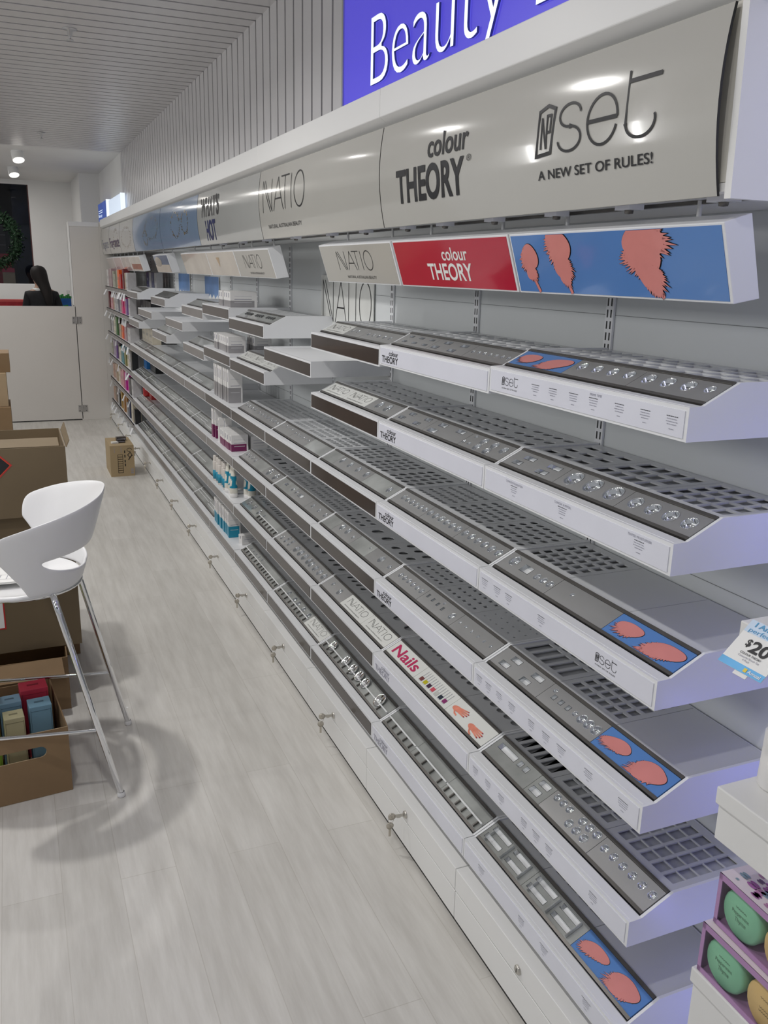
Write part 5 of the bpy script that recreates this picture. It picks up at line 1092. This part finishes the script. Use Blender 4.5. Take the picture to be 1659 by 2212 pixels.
giftset(0.918, 0.822, 0.652, -0.05, 'lilac gift set of round soaps, upper of the two stacked', 4)
r = empty('lotion_bottle', (0.985, 0.80, 0.8845)); tag(r, 'white bottle with red cap on the lidded block at the right edge', 'bottle')
c = MB(); c.lathe([(0, 0), (0.03, 0), (0.032, 0.004), (0.03, 0.085), (0.02, 0.095), (0.012, 0.10)], pk, 18); c.build('bottle_body', r)
c = MB(); c.lathe([(0.012, 0.10), (0.016, 0.10), (0.016, 0.125), (0, 0.126)], mat('cap_red', (0.6, 0.02, 0.05), 0.3, var=0.05), 14); c.build('cap', r)
c = MB(); c.box(0, 0.05, 0, 0.004, 0, 0.20, boxm); c.box(0, 0.004, -0.25, 0.0, 0, 0.2, boxm); tag(c.build('display_stand', None, (0.985, 0.83, 1.1465)), 'white upright frame on the thin display block at the right edge', 'display stand')
# dollar ticket
tk = MB(); TW, TH = 0.075, 0.0745; ku, kv = TW / 0.085, TH / 0.105
blu = mat('ticket_blue', (0.12, 0.42, 0.75), 0.35, var=0.15, scale=12); pale = mat('ticket_pale', (0.58, 0.70, 0.84), 0.35, var=0.1, scale=10); inkb = mat('ink_blue', (0.08, 0.33, 0.58), 0.4, var=0.05)
TD = Vector((0.728, 0, 0.688)); TN = Vector((-0.688, 0, 0.728))
tf = lambda u, v, w=0.0: tuple(TD * (v * kv) + TN * (0.0006 + w) + Vector((0, -u * ku, 0)))
W8 = [tf(u, v, w) for w in (-0.0012, -0.0002) for u, v in ((0, 0), (0.085, 0), (0.085, 0.105), (0, 0.105))]
tk.hexa(W8, paper)
def rr_(u0, v0, u1, v1, m, w=0.0): tk.add([tf(u0, v0, w), tf(u1, v0, w), tf(u1, v1, w), tf(u0, v1, w)], [(0, 1, 2, 3)], m)
rr_(0, 0, 0.085, 0.015, blu); rr_(0, 0.077, 0.085, 0.105, pale)
w2 = lambda u, v: tf(u, v, 0.0006)
text_on(tk, w2, 'I Am', 0.012, 0.042, 0.0925, 0.010, inkb, 0.02); text_on(tk, w2, 'the', 0.047, 0.066, 0.0925, 0.010, mat('ink_pale', (0.35, 0.55, 0.75), 0.4)); text_on(tk, w2, 'perfect gift', 0.008, 0.078, 0.0795, 0.009, inkb)
text_on(tk, w2, '$', 0.020, 0.029, 0.051, 0.015, black, 0.02); text_on(tk, w2, '20', 0.031, 0.066, 0.043, 0.024, black, 0.03)
text_on(tk, w2, 'COLOUR THEORY', 0.022, 0.062, 0.034, 0.0042, black, 0.01); text_on(tk, w2, 'Colourful Brush Set', 0.022, 0.063, 0.0275, 0.004, greyink); text_on(tk, w2, '4 Pack', 0.034, 0.048, 0.0215, 0.004, greyink)
text_on(tk, w2, 'Amcal', 0.056, 0.080, 0.004, 0.0065, paper, 0.02); rr_(0.048, 0.003, 0.054, 0.011, mat('ink_yellow', (0.8, 0.6, 0.05), 0.4), 0.0006)
tk.hexa([tf(u, v, w) for w in (-0.002, -0.001) for u, v in ((0.035, -0.008), (0.06, -0.008), (0.06, 0.01), (0.035, 0.01))], boxm)
tko = tk.build('price_ticket', None, (0.846, 0.814, 1.104))
tag(tko, 'white and blue dollar price ticket clipped to the thin display block', 'price ticket')

# ------------------------------------------------------------------ behind the end counter: person, wreath, gifts
skin = mat('skin', (0.45, 0.27, 0.19), 0.5, var=0.06, scale=20); hair = mat('hair_dark', (0.008, 0.005, 0.004), 0.7, var=0.4, scale=40, stretch=(1, 1, 0.1)); cloth = mat('black_cardigan', (0.010, 0.010, 0.012), 0.8, var=0.2, scale=30)
trou = mat('dark_trousers', (0.015, 0.015, 0.018), 0.8, var=0.1)
pr = empty('person', (0.33, 10.42, -0.02)); tag(pr, 'person in a black top with long dark hair behind the end counter', 'person')
def skin_mesh(name, joints, edges, parent, m, sub=2, root=0):
    me = bpy.data.meshes.new(name); me.from_pydata([j[0] for j in joints], edges, []); me.materials.append(m)
    o = bpy.data.objects.new(name, me); COL.objects.link(o); o.parent = parent
    md = o.modifiers.new('skin', 'SKIN'); md.use_smooth_shade = True
    for i, j in enumerate(joints):
        sv = me.skin_vertices[0].data[i]; r_ = j[1]; sv.radius = r_ if isinstance(r_, tuple) else (r_, r_); sv.use_root = (i == root)
    md = o.modifiers.new('sub', 'SUBSURF'); md.levels = 1; md.render_levels = sub
    return o
J = [((0, 0, 0.88), (0.14, 0.10)), ((0, 0.0, 1.05), (0.12, 0.09)), ((0, 0.01, 1.22), (0.135, 0.095)), ((0, 0.0, 1.31), (0.10, 0.07)), ((-0.01, -0.01, 1.385), 0.045), ((-0.015, -0.025, 1.43), 0.05), ((-0.02, -0.03, 1.50), (0.072, 0.085)), ((-0.02, -0.02, 1.555), 0.055),
     ((-0.13, 0, 1.295), 0.052), ((-0.178, -0.01, 1.06), 0.042), ((-0.16, -0.19, 0.93), 0.033), ((-0.15, -0.27, 0.92), 0.026), ((0.13, 0, 1.295), 0.052), ((0.188, -0.01, 1.06), 0.042), ((0.19, -0.19, 0.93), 0.033), ((0.17, -0.27, 0.92), 0.026),
     ((-0.085, 0, 0.78), 0.085), ((-0.09, -0.01, 0.46), 0.056), ((-0.09, 0.01, 0.09), 0.04), ((-0.09, -0.09, 0.035), 0.034), ((0.085, 0, 0.78), 0.085), ((0.09, -0.01, 0.46), 0.056), ((0.09, 0.01, 0.09), 0.04), ((0.09, -0.09, 0.035), 0.034)]
# the person looks away from the camera: mirror the front of the figure to +y
J = [((x, -y_, z), r_) for (x, y_, z), r_ in J]
E_ = [(0, 1), (1, 2), (2, 3), (3, 4), (4, 5), (5, 6), (6, 7), (3, 8), (8, 9), (9, 10), (10, 11), (3, 12), (12, 13), (13, 14), (14, 15), (0, 16), (16, 17), (17, 18), (18, 19), (0, 20), (20, 21), (21, 22), (22, 23)]
skin_mesh('body', J, E_, pr, skin)
# fingers of both hands
for sx in (-1, 1):
    bx, by_, bz = 0.16 * sx, 0.285, 0.918; fj = [((bx, by_, bz), 0.024), ((bx, by_ + 0.05, bz - 0.004), 0.022)]; fe = [(0, 1)]
    for q, (dx, ln) in enumerate(((-0.027, 0.055), (-0.009, 0.066), (0.009, 0.062), (0.026, 0.048))):
        n = len(fj); fj += [((bx + dx * 0.8, by_ + 0.055, bz - 0.004), 0.009), ((bx + dx, by_ + 0.055 + ln * 0.5, bz - 0.01), 0.008), ((bx + dx, by_ + 0.055 + ln, bz - 0.026), 0.007)]; fe += [(1, n), (n, n + 1), (n + 1, n + 2)]
    n = len(fj); fj += [((bx - sx * 0.03, by_ + 0.02, bz - 0.004), 0.010), ((bx - sx * 0.05, by_ + 0.05, bz - 0.01), 0.008)]; fe += [(0, n), (n, n + 1)]
    skin_mesh('hand', fj, fe, pr, skin, 1)
JC = [(p, ((r_[0] + 0.012, r_[1] + 0.012) if isinstance(r_, tuple) else r_ + 0.010)) for p, r_ in J]
sel = [0, 1, 2, 3, 4, 8, 9, 10, 12, 13, 14]; mp_ = {a: i for i, a in enumerate(sel)}
JC[4] = ((-0.005, 0.005, 1.365), (0.066, 0.058))
skin_mesh('cardigan', [JC[a] for a in sel], [(mp_[a], mp_[b_]) for a, b_ in E_ if a in mp_ and b_ in mp_], pr, cloth)
sel = [0, 16, 17, 18, 20, 21, 22]; mp_ = {a: i for i, a in enumerate(sel)}
skin_mesh('trousers', [JC[a] for a in sel], [(mp_[a], mp_[b_]) for a, b_ in E_ if a in mp_ and b_ in mp_], pr, trou)
c = MB(); n = 20; hv = []                      # a smooth cap of hair running down into a long ponytail
for (x, y_, z, rx, ry) in ((-0.018, 0.02, 1.612, 0.004, 0.004), (-0.018, 0.015, 1.606, 0.038, 0.042), (-0.017, 0.01, 1.588, 0.066, 0.075), (-0.016, 0.005, 1.555, 0.083, 0.094), (-0.013, 0.0, 1.515, 0.087, 0.096), (-0.005, -0.012, 1.475, 0.083, 0.085), (0.012, -0.035, 1.435, 0.072, 0.066), (0.032, -0.06, 1.39, 0.062, 0.05), (0.048, -0.085, 1.34, 0.057, 0.042), (0.058, -0.10, 1.29, 0.050, 0.036), (0.064, -0.108, 1.23, 0.038, 0.028), (0.066, -0.11, 1.18, 0.02, 0.016), (0.066, -0.11, 1.165, 0.003, 0.003)):
    hv += [(x + rx * math.cos(2 * math.pi * k / n), y_ + ry * math.sin(2 * math.pi * k / n), z) for k in range(n)]
c.add(hv, [(j * n + k, (j + 1) * n + k, (j + 1) * n + (k + 1) % n, j * n + (k + 1) % n) for j in range(12) for k in range(n)], hair, True); c.build('hair', pr)
c = MB(); c.lathe([(0.052, 1.375), (0.060, 1.372), (0.064, 1.345), (0.05, 1.34)], paper, 16, (-0.03, 0.0, 0)); c.build('shirt_collar', pr)
# back counter with parcels
c = MB(); c.box(-2.3, 0.79, 10.9, 11.55, 0, 1.05, plaster); struct(c.build('trim_1'), 'low white back counter under the window', 'counter')
r = empty('red_parcel', (0.03, 10.95, 1.0505)); tag(r, 'red wrapped parcel on the back counter left of the person', 'parcel')
c = MB(); c.box(-0.24, 0.115, 0, 0.2, 0, 0.155, mat('parcel_red', (0.38, 0.02, 0.03), 0.4, var=0.25, scale=14)); c.build('parcel_body', r, bevel=0.003)
c = MB(); c.box(-0.245, 0.118, -0.002, 0.202, 0.135, 0.158, mat('parcel_ribbon', (0.55, 0.08, 0.08), 0.4, var=0.1)); c.build('lid', r)
r = empty('gift_bag', (0.60, 10.85 + 0.06, 1.0505)); tag(r, 'blue and green gift bag on the back counter right of the person', 'gift bag')
c = MB(); c.box(-0.09, 0.06, 0, 0.1, 0, 0.18, mat('bag_blue', (0.02, 0.13, 0.45), 0.4, var=0.2, scale=10)); c.build('bag_body', r)
c = MB(); gm = mat('bag_green', (0.05, 0.30, 0.07), 0.5, var=0.3, scale=20)
c.hexa([(-0.09, -0.002, 0.0), (0.05, -0.002, 0.0), (0.05, -0.001, 0.0), (-0.09, -0.001, 0.0), (-0.09, -0.002, 0.09), (0.02, -0.002, 0.11), (0.02, -0.001, 0.11), (-0.09, -0.001, 0.09)], gm)
for k in range(7): c.tube([(-0.07 + 0.02 * k, 0.03, 0.17), (-0.075 + 0.022 * k, 0.03, 0.205 + 0.012 * (k % 3))], 0.012, gm, 7)
c.build('tissue', r)
c = MB(); c.tube([(-0.1, 0.04, 0.18), (-0.125, 0.04, 0.265)], 0.006, black, 8); c.build('marker_pen', r)
c = MB()
for k in range(4): c.tube([(0.03, 0.05, 0.17), (0.02 + 0.012 * k, 0.05, 0.27)], 0.002, alu, 6)
c.build('wire_whisk', r)
c = MB(); c.tube([(p[0], 0, p[1]) for p in arc(0, 0.06, 0.035, 0.055, 70, 300, 14)], 0.005, alu, 8)
c.lathe([(0, 0), (0.03, 0), (0.03, 0.004), (0, 0.005)], alu, 14, (0.0, 0, 0)); c.tube([(0.0, 0, 0.004), (0.0, 0, 0.012)], 0.005, alu, 8)
tag(c.build('tape_dispenser', None, (0.735, 10.95, 1.17 - 0.118)), 'curved metal stand beside the gift bag on the back counter', 'stand')
# wreath on the window and things in it
wr = empty('wreath', (-0.14, 11.68, 1.87)); tag(wr, 'dark green leafy wreath hanging on the shop window', 'wreath')
leafm = mat('wreath_green', (0.007, 0.032, 0.010), 0.6, var=0.6, scale=30); c = MB(); rnd = random.Random(5)
for k in range(3000):
    a = rnd.uniform(0, 6.283); q = rnd.gauss(0, 0.03); w = rnd.gauss(0, 0.03); R = 0.275 + q; p = Vector((R * math.cos(a), -0.045 + w * 0.8, R * math.sin(a)))
    d = Vector((math.cos(a + rnd.uniform(-1.4, 1.4)), rnd.uniform(-0.7, 0.3), math.sin(a + rnd.uniform(-1.4, 1.4)))).normalized() * rnd.uniform(0.025, 0.05); s_ = d.cross(Vector((rnd.random(), rnd.random(), rnd.random()))).normalized() * 0.009
    c.add([p, p + d * 0.5 + s_, p + d, p + d * 0.5 - s_], [(0, 1, 2, 3)], leafm)
c.build('leaves', wr)
c = MB(); c.tube([(0.275 * math.cos(2 * math.pi * k / 32), -0.045, 0.275 * math.sin(2 * math.pi * k / 32)) for k in range(33)], 0.026, leafm, 10, False); c.build('wreath_ring', wr)
c = MB()
for k in range(40):
    a = rnd.uniform(0, 6.283); R = 0.275 + rnd.gauss(0, 0.03); s_ = 0.004; c.lathe([(0, -s_), (s_, 0), (0, s_)], chrome, 6, (R * math.cos(a), -0.085, R * math.sin(a)))
c.build('beads', wr)
r = empty('window_parcel', (0.0, 12.05, 1.0)); tag(r, 'red display parcel standing outside below the wreath', 'parcel')
c = MB(); c.box(-0.4, 0.06, 0, 0.25, -1.0, 0.72, mat('display_red', (0.32, 0.015, 0.02), 0.45, var=0.3, scale=6)); c.build('parcel_body', r)
c = MB(); c.box(-0.05, 0.09, -0.06, -0.005, 0.36, 0.55, cardl); c.box(-0.05, 0.09, -0.062, -0.06, 0.5, 0.55, redprint); c.build('cream_panel', r)
